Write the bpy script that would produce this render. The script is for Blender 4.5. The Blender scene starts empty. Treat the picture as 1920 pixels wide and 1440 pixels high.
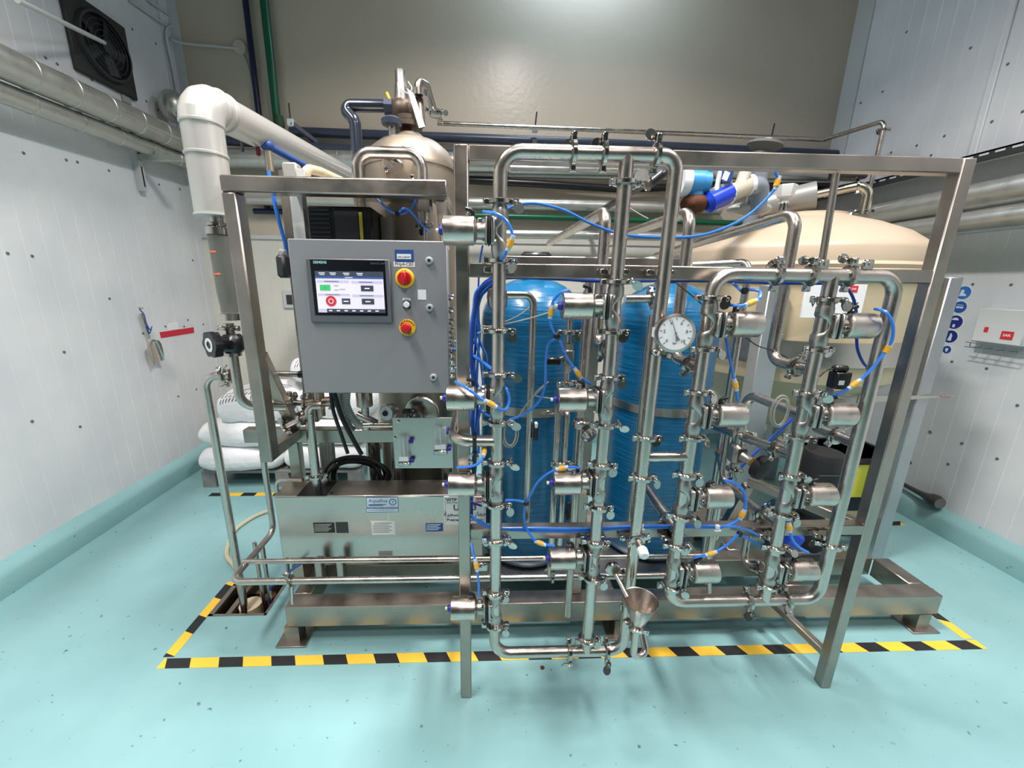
import bpy, bmesh, math, random
from mathutils import Vector, Matrix
random.seed(7)
SC = bpy.context.scene
COL = SC.collection
# ------------------------------------------------------------------ camera
F_PX, PPX, PPY = 748.576, 938.178, 718.936
PITCH, YAW, ROLL, EYE = 0.249089, 0.0409355, -0.0139131, 1.55
def _cam_axes():
    cy, sy, cp, sp = math.cos(YAW), math.sin(YAW), math.cos(PITCH), math.sin(PITCH)
    f = Vector((sy*cp, cy*cp, -sp)); r = Vector((cy, -sy, 0)); d = f.cross(r)
    r2 = math.cos(ROLL)*r + math.sin(ROLL)*d; d2 = -math.sin(ROLL)*r + math.cos(ROLL)*d
    return r2, d2, f
RX, DN, FW = _cam_axes()
cam_data = bpy.data.cameras.new('camera'); cam = bpy.data.objects.new('camera', cam_data); COL.objects.link(cam)
cam_data.sensor_fit = 'HORIZONTAL'; cam_data.sensor_width = 36.0; cam_data.lens = F_PX/1920*36
cam_data.shift_x = (960-PPX)/1920; cam_data.shift_y = (PPY-720)/1920
cam_data.clip_start = 0.02
cam.matrix_world = Matrix(((RX.x, -DN.x, -FW.x, 0), (RX.y, -DN.y, -FW.y, 0), (RX.z, -DN.z, -FW.z, EYE), (0, 0, 0, 1)))
SC.camera = cam
# ------------------------------------------------------------------ light and exposure
SC.view_settings.view_transform = 'Standard'; SC.view_settings.look = 'None'
SC.view_settings.gamma = 1.0; SC.view_settings.use_curve_mapping = False
SC.view_settings.exposure = 0.0
W = bpy.data.worlds.new('room_air'); SC.world = W; W.use_nodes = True
W.node_tree.nodes['Background'].inputs[0].default_value = (0.75, 0.85, 1.0, 1); W.node_tree.nodes['Background'].inputs[1].default_value = 0.05
def area(name, loc, sx, sy, power, color=(1, 0.98, 0.95), spread=180):
    l = bpy.data.lights.new(name, 'AREA'); l.shape = 'RECTANGLE'; l.size = sx; l.size_y = sy; l.energy = power; l.color = color
    o = bpy.data.objects.new(name, l); o.location = loc; l.spread = math.radians(spread); COL.objects.link(o); return o
LAMPW = (1.0, 0.945, 0.925)
LIGHTS = [
    area('ceiling_lamp_over_skid', (0.30, 1.45, 4.25), 0.22, 0.6, 105, LAMPW, spread=140),
    area('ceiling_lamp_left', (-1.35, 0.5, 4.25), 0.35, 1.2, 68, LAMPW, spread=122),
    area('ceiling_lamp_right', (2.0, 0.5, 4.25), 0.35, 1.2, 68, LAMPW, spread=122),
    area('ceiling_lamp_front', (0.3, -1.4, 4.25), 1.2, 0.35, 54, LAMPW, spread=145),
    area('ceiling_lamp_at_back', (0.75, 3.42, 4.3), 0.9, 0.25, 24, (0.62, 0.80, 1.0)),
]
# ------------------------------------------------------------------ helpers
def P(x, y, Y=None, Z=None, X=None):
    """photo measurement -> room point on the plane Y=, Z= or X= (metres)"""
    d = RX*((x-PPX)/F_PX) + DN*((y-PPY)/F_PX) + FW
    t = Y/d.y if Y is not None else ((Z-EYE)/d.z if Z is not None else X/d.x)
    return Vector((d.x*t, d.y*t, EYE+d.z*t))
def V(*a): return Vector(a)
X_, Y_, Z_ = V(1, 0, 0), V(0, 1, 0), V(0, 0, 1)
def basis(ax):
    ax = ax.normalized(); t = Z_ if abs(ax.z) < 0.9 else X_
    u = t.cross(ax).normalized(); return u, ax.cross(u).normalized(), ax
OFF = {}
class MB:
    def __init__(s): s.v = []; s.f = []
    def add(s, vs, fs):
        o = len(s.v); s.v += [Vector(p) for p in vs]; s.f += [tuple(i+o for i in q) for q in fs]; return s
    def box(s, c, size, R=None, bev=0.0):
        hx, hy, hz = size[0]/2, size[1]/2, size[2]/2; c = Vector(c)
        if bev <= 0:
            vs = [V(a*hx, b*hy, d*hz) for a in (-1, 1) for b in (-1, 1) for d in (-1, 1)]
            fs = [(0, 1, 3, 2), (4, 6, 7, 5), (0, 4, 5, 1), (2, 3, 7, 6), (0, 2, 6, 4), (1, 5, 7, 3)]
        else:
            bev = min(bev, hx*.9, hy*.9, hz*.9)
            vs = []; idx = {}
            for a in (-1, 1):
                for b in (-1, 1):
                    for d in (-1, 1):
                        for k in range(3):
                            h = [hx-bev, hy-bev, hz-bev]; h[k] += bev
                            idx[(a, b, d, k)] = len(vs); vs.append(V(a*h[0], b*h[1], d*h[2]))
            fs = []
            for k in range(3):
                o = [i for i in range(3) if i != k]
                for sg in (-1, 1):
                    q = []
                    for (p1, p2) in ((-1, -1), (1, -1), (1, 1), (-1, 1)):
                        t = [0, 0, 0]; t[k] = sg; t[o[0]] = p1; t[o[1]] = p2; q.append(idx[(*t, k)])
                    flip = (sg > 0) == (k == 1)
                    fs.append(tuple(reversed(q)) if flip else tuple(q))
                for p1 in (-1, 1):
                    for p2 in (-1, 1):
                        t = [0, 0, 0]; t[o[0]] = p1; t[o[1]] = p2
                        t[k] = -1; a0 = tuple(t); t[k] = 1; a1 = tuple(t)
                        fs.append((idx[(*a0, o[0])], idx[(*a0, o[1])], idx[(*a1, o[1])], idx[(*a1, o[0])]))
            for a in (-1, 1):
                for b in (-1, 1):
                    for d in (-1, 1): fs.append(tuple(idx[(a, b, d, k)] for k in range(3)))
        if R is not None: vs = [R @ p for p in vs]
        return s.add([p+c for p in vs], fs)
    def bx(s, x0, x1, y0, y1, z0, z1, bev=0.0):
        return s.box(((x0+x1)/2, (y0+y1)/2, (z0+z1)/2), (abs(x1-x0), abs(y1-y0), abs(z1-z0)), None, bev)
    def bar(s, p0, p1, w, h, bev=0.003):
        p0, p1 = Vector(p0), Vector(p1); d = p1-p0; u, v, a = basis(d)
        return s.box((p0+p1)/2, (w, h, d.length), Matrix((u, v, a)).transposed(), bev)
    def ring(s, c, u, v, r, n, r2=None):
        r2 = r if r2 is None else r2
        return [c+u*(r*math.cos(2*math.pi*i/n))+v*(r2*math.sin(2*math.pi*i/n)) for i in range(n)]
    def loft(s, rings, cap0=True, cap1=True):
        n = len(rings[0]); vs = [p for r in rings for p in r]; fs = []
        for k in range(len(rings)-1):
            for i in range(n):
                j = (i+1) % n; fs.append((k*n+i, k*n+j, (k+1)*n+j, (k+1)*n+i))
        if cap0: fs.append(tuple(reversed(range(n))))
        if cap1: fs.append(tuple((len(rings)-1)*n+i for i in range(n)))
        return s.add(vs, fs)
    def cyl(s, p0, p1, r0, r1=None, n=20, caps=True):
        p0, p1 = Vector(p0), Vector(p1); r1 = r0 if r1 is None else r1; u, v, a = basis(p1-p0)
        return s.loft([s.ring(p0, u, v, r0, n), s.ring(p1, u, v, r1, n)], caps, caps)
    def lathe(s, prof, c, ax=None, n=28, cap0=True, cap1=True):
        c = Vector(c); u, v, a = basis(ax if ax is not None else Z_)
        return s.loft([s.ring(c+a*h, u, v, max(r, 1e-4), n) for r, h in prof], cap0, cap1)
    def sweep(s, pts, r, n=12, caps=True, closed=False):
        pts = [Vector(p) for p in pts]; m = len(pts); rings = []; u = None
        for i, p in enumerate(pts):
            t = (pts[min(i+1, m-1)]-pts[max(i-1, 0)]).normalized()
            if u is None: u = basis(t)[0]
            else:
                u = u-t*u.dot(t)
                u = u.normalized() if u.length > 1e-6 else basis(t)[0]
            w = t.cross(u); rr = r[i] if isinstance(r, (list, tuple)) else r
            rings.append(s.ring(p, u, w, rr, n))
        return s.loft(rings, caps, caps)
    def tube(s, pts, r, bend=0.055, n=16, caps=True, k=7):
        return s.sweep(fillet(pts, bend, k), r, n, caps)
    def hose(s, pts, r, n=8, sub=7):
        return s.sweep(spline(pts, sub), r, n)
    def ell(s, c, rx, ry, rz, n=16, m=10):
        c = Vector(c); rings = []
        for k in range(m+1):
            t = math.pi*k/m-math.pi/2; q = max(math.cos(t), 1e-3)
            rings.append([c+V(rx*q*math.cos(2*math.pi*i/n), ry*q*math.sin(2*math.pi*i/n), rz*math.sin(t)) for i in range(n)])
        return s.loft(rings)
    def prism(s, poly, o, ux, uy, th):
        """flat outline (2-D points) at o spanned by ux, uy and thickened along their normal"""
        o, ux, uy = Vector(o), Vector(ux), Vector(uy); nn = ux.cross(uy).normalized()*th; n = len(poly)
        a = [o+ux*p[0]+uy*p[1] for p in poly]; b = [p+nn for p in a]
        fs = [tuple(reversed(range(n))), tuple(range(n, 2*n))]+[(i, (i+1) % n, n+(i+1) % n, n+i) for i in range(n)]
        return s.add(a+b, fs)
    def mesh(s, name, m, sharp=38, smooth=True):
        me = bpy.data.meshes.new(name); me.from_pydata([tuple(p) for p in s.v], [], s.f)
        bm = bmesh.new(); bm.from_mesh(me); bmesh.ops.recalc_face_normals(bm, faces=bm.faces); bm.to_mesh(me); bm.free()
        if smooth:
            me.polygons.foreach_set('use_smooth', [True]*len(me.polygons)); me.set_sharp_from_angle(angle=math.radians(sharp))
        me.materials.append(m); me.update(); return me
    def build(s, name, m, parent=None, sharp=38, smooth=True):
        off = OFF.get(parent.name, V(0, 0, 0)) if parent else V(0, 0, 0)
        if off.length > 0: s.v = [p-off for p in s.v]
        o = bpy.data.objects.new(name, s.mesh(name, m, sharp, smooth)); COL.objects.link(o)
        if parent: o.parent = parent; OFF[o.name] = off
        return o
def fillet(pts, bend, k=7):
    pts = [Vector(p) for p in pts]; out = [pts[0]]
    for i in range(1, len(pts)-1):
        a, b, c = pts[i-1], pts[i], pts[i+1]; d0 = (a-b); d1 = (c-b); l0, l1 = d0.length, d1.length
        if l0 < 1e-6 or l1 < 1e-6: continue
        d0.normalize(); d1.normalize(); ang = d0.angle(d1)
        if ang > 3.1: out.append(b); continue
        t = min(bend/math.tan(ang/2), l0*.49, l1*.49); R = t*math.tan(ang/2)
        cen = b+(d0+d1).normalized()*(R/math.sin(ang/2)); s0 = b+d0*t; s1 = b+d1*t
        v0 = s0-cen; v1 = s1-cen; th = v0.angle(v1)
        for j in range(k+1):
            q = j/k; out.append(cen+(v0*math.sin((1-q)*th)+v1*math.sin(q*th))/math.sin(th))
    out.append(pts[-1]); return out
def spline(pts, sub=7):
    pts = [Vector(p) for p in pts]; q = [pts[0]*2-pts[1]]+pts+[pts[-1]*2-pts[-2]]; out = []
    for i in range(1, len(q)-2):
        p0, p1, p2, p3 = q[i-1:i+3]
        for j in range(sub):
            t = j/sub; out.append(0.5*((2*p1)+(p2-p0)*t+(2*p0-5*p1+4*p2-p3)*t*t+(3*p1-p0-3*p2+p3)*t**3))
    out.append(pts[-1]); return out
def tag(o, label, cat, group=None, kind=None):
    if label: o['label'] = label
    if cat: o['category'] = cat
    if group: o['group'] = group
    if kind: o['kind'] = kind
    return o
def thing(name, label, cat, loc=(0, 0, 0), group=None):
    o = bpy.data.objects.new(name, None); COL.objects.link(o); o.location = loc; o.empty_display_size = 0.05
    OFF[o.name] = Vector(loc); return tag(o, label, cat, group)
def inst(name, me, parent, loc, R=None, scale=None):
    """a copy sharing mesh data; loc in room coordinates"""
    o = bpy.data.objects.new(name, me); COL.objects.link(o); o.parent = parent
    off = OFF.get(parent.name, V(0, 0, 0)) if parent else V(0, 0, 0)
    M = Matrix.Translation(Vector(loc)-off)
    if R is not None: M = M @ R.to_4x4()
    if scale: M = M @ Matrix.Diagonal((*scale, 1))
    o.matrix_local = M; OFF[o.name] = V(0, 0, 0); return o
def subinst(name, me, parent):
    o = bpy.data.objects.new(name, me); COL.objects.link(o); o.parent = parent; return o
def structure(o): o['kind'] = 'structure'; return o
def text(s, size, loc, ux, uy, m, parent, name='lettering', align='LEFT', bold=0.0):
    cu = bpy.data.curves.new(name, 'FONT'); cu.body = s; cu.size = size; cu.align_x = align; cu.align_y = 'CENTER'; cu.extrude = 0.0002; cu.offset = bold; cu.resolution_u = 2
    tmp = bpy.data.objects.new(name, cu); COL.objects.link(tmp)
    me = bpy.data.meshes.new_from_object(tmp.evaluated_get(bpy.context.evaluated_depsgraph_get()))
    bpy.data.objects.remove(tmp); bpy.data.curves.remove(cu)
    ux, uy = Vector(ux).normalized(), Vector(uy).normalized(); nn = ux.cross(uy)
    me.transform(Matrix((ux, uy, nn)).transposed().to_4x4()); me.materials.clear(); me.materials.append(m)
    return inst(name, me, parent, loc)
# ------------------------------------------------------------------ materials
def srgb(r, g, b):
    return tuple(((c/255)/12.92 if c/255 <= 0.04045 else ((c/255+0.055)/1.055)**2.4) for c in (r, g, b))+(1,)
MATS = {}
def mat(name, col, rough=0.5, metal=0.0, var=0.0, vscale=8.0, bump=0.0, bscale=60.0, stretch=None, alpha=1.0, trans=0.0, emit=0.0, coat=0.0, rvar=0.0, ior=1.45):
    if name in MATS: return MATS[name]
    m = bpy.data.materials.new(name); m.use_nodes = True; N = m.node_tree.nodes; L = m.node_tree.links; b = N['Principled BSDF']
    b.inputs['Base Color'].default_value = col; b.inputs['Roughness'].default_value = rough; b.inputs['Metallic'].default_value = metal
    b.inputs['IOR'].default_value = ior
    if alpha < 1: b.inputs['Alpha'].default_value = alpha
    if trans: b.inputs['Transmission Weight'].default_value = trans
    if coat: b.inputs['Coat Weight'].default_value = coat; b.inputs['Coat Roughness'].default_value = 0.15
    if emit: b.inputs['Emission Color'].default_value = col; b.inputs['Emission Strength'].default_value = emit
    if var or bump or rvar:
        tc = N.new('ShaderNodeTexCoord'); mp = N.new('ShaderNodeMapping'); L.new(tc.outputs['Object'], mp.inputs[0])
        if stretch: mp.inputs['Scale'].default_value = stretch
        nz = N.new('ShaderNodeTexNoise'); nz.inputs['Scale'].default_value = vscale; nz.inputs['Detail'].default_value = 4; L.new(mp.outputs[0], nz.inputs['Vector'])
    if var:
        mx = N.new('ShaderNodeMix'); mx.data_type = 'RGBA'; mx.blend_type = 'MULTIPLY'; mx.inputs[6].default_value = col
        rp = N.new('ShaderNodeMapRange'); rp.inputs[1].default_value = 0.3; rp.inputs[2].default_value = 0.7; rp.inputs[3].default_value = 1-var; rp.inputs[4].default_value = 1+var*0.3
        L.new(nz.outputs[0], rp.inputs[0]); mx.inputs[0].default_value = 1; L.new(rp.outputs[0], mx.inputs[7]); L.new(mx.outputs[2], b.inputs['Base Color'])
    if rvar:
        rr = N.new('ShaderNodeMapRange'); rr.inputs[1].default_value = 0.3; rr.inputs[2].default_value = 0.7; rr.inputs[3].default_value = max(rough-rvar, 0.03); rr.inputs[4].default_value = rough+rvar
        L.new(nz.outputs[0], rr.inputs[0]); L.new(rr.outputs[0], b.inputs['Roughness'])
    if bump:
        n2 = N.new('ShaderNodeTexNoise'); n2.inputs['Scale'].default_value = bscale; L.new(mp.outputs[0], n2.inputs['Vector'])
        bp = N.new('ShaderNodeBump'); bp.inputs['Strength'].default_value = bump; bp.inputs['Distance'].default_value = 0.01; L.new(n2.outputs[0], bp.inputs['Height']); L.new(bp.outputs[0], b.inputs['Normal'])
    MATS[name] = m; return m
STEEL = mat('polished_steel', (0.57, 0.51, 0.462, 1), 0.27, 1.0, var=0.10, vscale=14, rvar=0.06)
VSTEEL = mat('valve_steel', (0.60, 0.538, 0.485, 1), 0.29, 1.0, var=0.10, vscale=30, rvar=0.07)
CAST = mat('cast_steel', (0.43, 0.41, 0.38, 1), 0.36, 1.0, var=0.12, vscale=40, bump=0.05, bscale=400)
CHROME = mat('bright_clamp_steel', (0.50, 0.475, 0.44, 1), 0.16, 1.0, var=0.12, vscale=60)
FRAME = mat('brushed_frame_steel', (0.435, 0.388, 0.342, 1), 0.36, 1.0, var=0.16, vscale=9, rvar=0.09, bump=0.02, bscale=300)
SHEET = mat('brushed_sheet_steel', (0.55, 0.50, 0.455, 1), 0.32, 1.0, var=0.13, vscale=6, rvar=0.08)
TANKST = mat('dull_vessel_steel', srgb(162, 150, 134), 0.42, 0.65, var=0.18, vscale=5, rvar=0.08)
GALV = mat('foil_cladding', srgb(196, 196, 190), 0.33, 0.75, var=0.10, vscale=12, rvar=0.08)
WHITEP = mat('white_cladding', srgb(198, 196, 190), 0.30, 0.35, var=0.05, vscale=4, coat=0.3)
BLACK = mat('black_plastic', (0.012, 0.012, 0.014, 1), 0.32)
RUBBER = mat('black_rubber', (0.010, 0.010, 0.011, 1), 0.55)
DARK = mat('dark_grey_plastic', (0.035, 0.037, 0.04, 1), 0.45)
BLUET = mat('blue_air_tube', srgb(52, 122, 218), 0.25, coat=0.3)
DBLUET = mat('dark_blue_air_tube', srgb(22, 66, 152), 0.3, coat=0.2)
BLUECAP = mat('blue_cap', srgb(44, 46, 150), 0.35)
YTAG = mat('amber_tag', srgb(232, 170, 52), 0.45)
CLEAR = mat('clear_sleeve', srgb(205, 214, 226), 0.25, alpha=0.8)
TIEW = mat('white_plastic', srgb(222, 224, 224), 0.4)
GREYC = mat('grey_cabinet_paint', srgb(134, 135, 138), 0.42, var=0.04, vscale=3, bump=0.03, bscale=900)
GREYD = mat('grey_bezel', srgb(92, 95, 100), 0.45)
RED = mat('red_plastic', srgb(190, 34, 38), 0.35)
YEL = mat('yellow_plastic', srgb(232, 190, 40), 0.4)
LABW = mat('white_label', srgb(226, 228, 228), 0.5)
INK = mat('black_ink', (0.02, 0.02, 0.022, 1), 0.6)
INKB = mat('blue_ink', srgb(40, 74, 140), 0.5)
REDL = mat('red_logo', srgb(206, 46, 54), 0.5)
SLATE = mat('slate_plastic_pipe', srgb(58, 66, 82), 0.35, var=0.12, vscale=10)
NAVY = mat('navy_pipe', srgb(30, 38, 70), 0.4)
GREEN = mat('green_pipe', srgb(10, 92, 62), 0.35, var=0.1)
FRP = mat('blue_wound_fibreglass', srgb(18, 97, 140), 0.28, var=0.22, vscale=7, stretch=(1, 1, 14), bump=0.3, bscale=6, coat=0.4)
CREAM = mat('cream_plastic', srgb(180, 163, 141), 0.42, var=0.06, vscale=3)
CREAMD = mat('cream_plastic_lower', srgb(200, 184, 152), 0.45, var=0.08, vscale=3)
SACK = mat('woven_white_sack', srgb(236, 237, 238), 0.55, var=0.05, vscale=9, bump=0.6, bscale=18)
WOOD = mat('grey_pallet_plastic', srgb(140, 142, 138), 0.65, var=0.2, vscale=12)
RUST = mat('rusty_iron', srgb(92, 52, 28), 0.75, 0.2, var=0.35, vscale=26, bump=0.2, bscale=70)
BRONZE = mat('brown_cast_valve', srgb(96, 84, 74), 0.45, 0.6, var=0.2, vscale=20)
COPPERT = mat('heat_tinted_steel', (0.52, 0.40, 0.32, 1), 0.25, 1.0, var=0.2, vscale=16)
ROYAL = mat('royal_blue_paint', srgb(24, 60, 190), 0.3, var=0.15, vscale=30)
SKYB = mat('light_blue_paint', srgb(62, 140, 196), 0.35)
PVC = mat('grey_pvc', srgb(120, 128, 138), 0.25, coat=0.3)
PALE = mat('pale_grey_paint', srgb(196, 198, 196), 0.4)
ACRYL = mat('clear_acrylic', srgb(214, 224, 222), 0.08, alpha=0.24, ior=1.3)
GLASSD = mat('smoked_glass_tube', srgb(112, 114, 108), 0.12, alpha=0.72)
FLOATR = mat('red_float', srgb(210, 70, 45), 0.4)
BIN = mat('dark_blue_bin', srgb(10, 14, 24), 0.5)
YNOTE = mat('yellow_note', srgb(214, 214, 60), 0.55)
WIRE = mat('grey_wire', srgb(150, 148, 140), 0.4)
HOSE = mat('beige_hose', srgb(190, 180, 150), 0.45)
CONDUIT = mat('grey_conduit', srgb(160, 160, 154), 0.5)
# ------------------------------------------------------------------ the room
XL, XR, YB, YF, ZC = -2.43, 3.0, 3.75, -5.5, 4.4
def wall_mat(name, col, axis, pitch, rough, strength, col2=None):
    m = bpy.data.materials.new(name); m.use_nodes = True; N = m.node_tree.nodes; L = m.node_tree.links; b = N['Principled BSDF']
    b.inputs['Roughness'].default_value = rough
    tc = N.new('ShaderNodeTexCoord'); sp = N.new('ShaderNodeSeparateXYZ'); L.new(tc.outputs['Object'], sp.inputs[0])
    mu = N.new('ShaderNodeMath'); mu.operation = 'MULTIPLY'; mu.inputs[1].default_value = 1/pitch; L.new(sp.outputs[axis], mu.inputs[0])
    fr = N.new('ShaderNodeMath'); fr.operation = 'FRACT'; L.new(mu.outputs[0], fr.inputs[0])
    rm = N.new('ShaderNodeMapRange'); rm.inputs[1].default_value = 0.0; rm.inputs[2].default_value = 0.06; L.new(fr.outputs[0], rm.inputs[0])
    nz = N.new('ShaderNodeTexNoise'); nz.inputs['Scale'].default_value = 3; nz.inputs['Detail'].default_value = 6; L.new(tc.outputs['Object'], nz.inputs['Vector'])
    r2 = N.new('ShaderNodeMapRange'); r2.inputs[1].default_value = 0.3; r2.inputs[2].default_value = 0.75; r2.inputs[3].default_value = 0.0; r2.inputs[4].default_value = 1.0; L.new(nz.outputs[0], r2.inputs[0])
    mx = N.new('ShaderNodeMix'); mx.data_type = 'RGBA'; mx.inputs[6].default_value = col; mx.inputs[7].default_value = col2 or tuple(c*0.9 for c in col[:3])+(1,)
    L.new(r2.outputs[0], mx.inputs[0]); L.new(mx.outputs[2], b.inputs['Base Color'])
    if strength:
        bp = N.new('ShaderNodeBump'); bp.inputs['Strength'].default_value = strength; bp.inputs['Distance'].default_value = 0.004; L.new(rm.outputs[0], bp.inputs['Height'])
        n3 = N.new('ShaderNodeTexNoise'); n3.inputs['Scale'].default_value = 9; L.new(tc.outputs['Object'], n3.inputs['Vector'])
        b2 = N.new('ShaderNodeBump'); b2.inputs['Strength'].default_value = 0.06; b2.inputs['Distance'].default_value = 0.02; L.new(n3.outputs[0], b2.inputs['Height']); L.new(bp.outputs[0], b2.inputs['Normal']); L.new(b2.outputs[0], b.inputs['Normal'])
    return m
WL = wall_mat('white_ribbed_wall_panel', srgb(216, 218, 219), 1, 0.105, 0.38, 0.5, srgb(200, 203, 206))
WB = mat('beige_painted_wall', srgb(198, 187, 169), 0.30, var=0.05, vscale=1.5, bump=0.10, bscale=24)
WBL = wall_mat('white_lower_wall_panel', srgb(218, 216, 204), 0, 0.1, 0.45, 0.25, srgb(206, 204, 194))
FLOORM = bpy.data.materials.new('turquoise_epoxy'); FLOORM.use_nodes = True
def _floor():
    N = FLOORM.node_tree.nodes; L = FLOORM.node_tree.links; b = N['Principled BSDF']
    tc = N.new('ShaderNodeTexCoord'); n1 = N.new('ShaderNodeTexNoise'); n1.inputs['Scale'].default_value = 2.2; n1.inputs['Detail'].default_value = 7; L.new(tc.outputs['Object'], n1.inputs['Vector'])
    rp = N.new('ShaderNodeValToRGB'); rp.color_ramp.elements[0].position = 0.32; rp.color_ramp.elements[0].color = srgb(124, 165, 167); rp.color_ramp.elements[1].position = 0.7; rp.color_ramp.elements[1].color = srgb(136, 177, 179)
    L.new(n1.outputs[0], rp.inputs[0])
    n2 = N.new('ShaderNodeTexNoise'); n2.inputs['Scale'].default_value = 38; n2.inputs['Detail'].default_value = 2; L.new(tc.outputs['Object'], n2.inputs['Vector'])
    st = N.new('ShaderNodeMapRange'); st.inputs[1].default_value = 0.70; st.inputs[2].default_value = 0.76; L.new(n2.outputs[0], st.inputs[0])
    mx = N.new('ShaderNodeMix'); mx.data_type = 'RGBA'; mx.inputs[7].default_value = srgb(80, 112, 118); L.new(st.outputs[0], mx.inputs[0]); L.new(rp.outputs[0], mx.inputs[6]); L.new(mx.outputs[2], b.inputs['Base Color'])
    b.inputs['Roughness'].default_value = 0.24
    bp = N.new('ShaderNodeBump'); bp.inputs['Strength'].default_value = 0.12; bp.inputs['Distance'].default_value = 0.01
    n3 = N.new('ShaderNodeTexNoise'); n3.inputs['Scale'].default_value = 14; L.new(tc.outputs['Object'], n3.inputs['Vector']); L.new(n3.outputs[0], bp.inputs['Height']); L.new(bp.outputs[0], b.inputs['Normal'])
_floor()
PX0, PX1, PY0, PY1 = -1.303, -1.032, 1.605, 1.812
fl = MB()
for (a, b, c, d) in ((XL, XR, YF, PY0), (XL, XR, PY1, YB), (XL, PX0, PY0, PY1), (PX1, XR, PY0, PY1)):
    fl.add([(a, c, 0), (b, c, 0), (b, d, 0), (a, d, 0)], [(0, 1, 2, 3)])
floor = structure(fl.build('floor', FLOORM)); 
pt = MB(); D = -0.32
for (a, b) in (((PX0, PY0), (PX1, PY0)), ((PX1, PY0), (PX1, PY1)), ((PX1, PY1), (PX0, PY1)), ((PX0, PY1), (PX0, PY0))):
    pt.add([(*a, 0), (*b, 0), (*b, D), (*a, D)], [(0, 1, 2, 3)])
pt.add([(PX0, PY0, D), (PX1, PY0, D), (PX1, PY1, D), (PX0, PY1, D)], [(0, 1, 2, 3)])
pt.build('sump_pit', RUST, floor)
g = MB()
for (x0, x1, y0, y1) in ((PX0-.001, PX0+.022, PY0, PY1), (PX1-.012, PX1, PY0, PY1), (PX0, PX1, PY0, PY0+.012), (PX0, PX1, PY1-.012, PY1)): g.bx(x0, x1, y0, y1, -0.05, 0.003)
g.bx(PX0+.05, PX0+.075, PY0, PY1, -0.06, -0.03); g.bx(PX0+.1, PX0+.12, PY0, PY1, -0.1, -0.07)
g.build('pit_rim', FRAME, floor)
MB().cyl((-1.16, 1.70, -0.31), (-1.16, 1.70, -0.02), 0.05, n=18).build('drain_pipe', CREAMD, floor)
MB().cyl((-1.085, 1.74, -0.31), (-1.085, 1.74, -0.01), 0.03, n=16).build('drain_pipe', RUST, floor)
q = P(1017, 1252, Z=0); MB().cyl((q.x, q.y, 0.0), (q.x, q.y, 0.0015), 0.009, n=14).build('rust_stain', RUST, floor)
structure(MB().bx(XL-.1, XL, YF, YB, -.4, ZC).build('wall_left', WL))
structure(MB().bx(XR, XR+.1, YF, YB, -.4, ZC).build('wall_right', WL))
wall_back = structure(MB().bx(XL-.1, XR+.1, YB, YB+.1, -.4, ZC).build('wall_back', WB))
structure(MB().bx(XL-.1, XR+.1, YF-.1, YF, -.4, ZC).build('wall_front', mat('grey_front_wall', srgb(120, 118, 112), 0.6)))
structure(MB().bx(XL-.1, XR+.1, YF-.1, YB+.1, ZC, ZC+.1).build('ceiling', mat('grey_ceiling', srgb(112, 110, 104), 0.7)))
MB().bx(XL, XR, YB-.03, YB, 0, 1.88).build('lower_cladding', WBL, wall_back)
MB().bx(XL, XR, YB-.045, YB, 1.88, 1.91).build('cladding_cap', PALE, wall_back)
def cove(name, x_in, x_wall, side):
    pr = [(x_in, 0), (x_in+0.004*side, 0.10), (x_in+0.022*side, 0.128), (x_wall, 0.158), (x_wall, 0)]
    m = MB(); m.prism([(p[0], p[1]) for p in pr], (0, YF, 0), X_, Z_, -(YB-YF)); return structure(m.build(name, FLOORM))
cove('baseboard_left', -2.365, XL, -1); cove('baseboard_right', 2.935, XR, 1)
m = MB(); m.prism([(YB, 0), (YB-.06, 0), (YB-.06, .10), (YB, .15)], (XL, 0, 0), Y_, Z_, XR-XL); structure(m.build('baseboard_back', FLOORM))
# corner trims and panel joints
structure(MB().bx(XL, XL+.07, YB-.02, YB, 0, ZC).bx(XL, XL+.012, YB-.11, YB, 0, ZC).build('trim_1', WL))
structure(MB().bx(XR-.012, XR, YB-.16, YB, 0, ZC).build('trim_2', PALE))
jt = MB()
for y in (2.62,): jt.bx(XR-.012, XR, y-.02, y+.02, .15, ZC, .004)
structure(jt.build('trim_3', WL))
def screws(name, x, side, pts):
    m = MB()
    for (px, py) in pts:
        p = P(px, py, X=x); m.lathe([(0.0085, 0), (0.0075, 0.003), (0.003, 0.0045)], (x, p.y, p.z), V(side, 0, 0), n=8)
    o = m.build(name, mat('dark_screw_head', srgb(110, 114, 120), 0.5, 0.4), bpy.data.objects['wall_left' if side > 0 else 'wall_right']); o['kind'] = 'stuff'
screws('screw_heads', XL, 1, [(44, 287), (124, 300), (145, 304), (204, 320), (298, 346), (337, 355), (85, 108), (107, 120), (292, 82), (332, 108), (248, 55), (274, 190), (296, 206), (172, 150), (361, 488), (392, 490), (381, 608), (334, 743), (368, 730), (14, 475), (60, 480), (120, 660), (205, 560), (150, 800), (60, 790), (310, 612), (268, 625), (352, 600), (345, 612), (262, 578)])
screws('screw_heads', XR, -1, [(1655, 172), (1614, 193), (1860, 228), (1835, 234), (1771, 255), (1719, 273), (1671, 286), (1746, 291), (1918, 209), (1824, 533), (1896, 534), (1785, 678), (1850, 691), (1744, 809), (1804, 831), (1688, 790), (1745, 811), (1778, 870), (1908, 760), (1870, 860), (1890, 120), (1700, 60), (1820, 90)])
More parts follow.
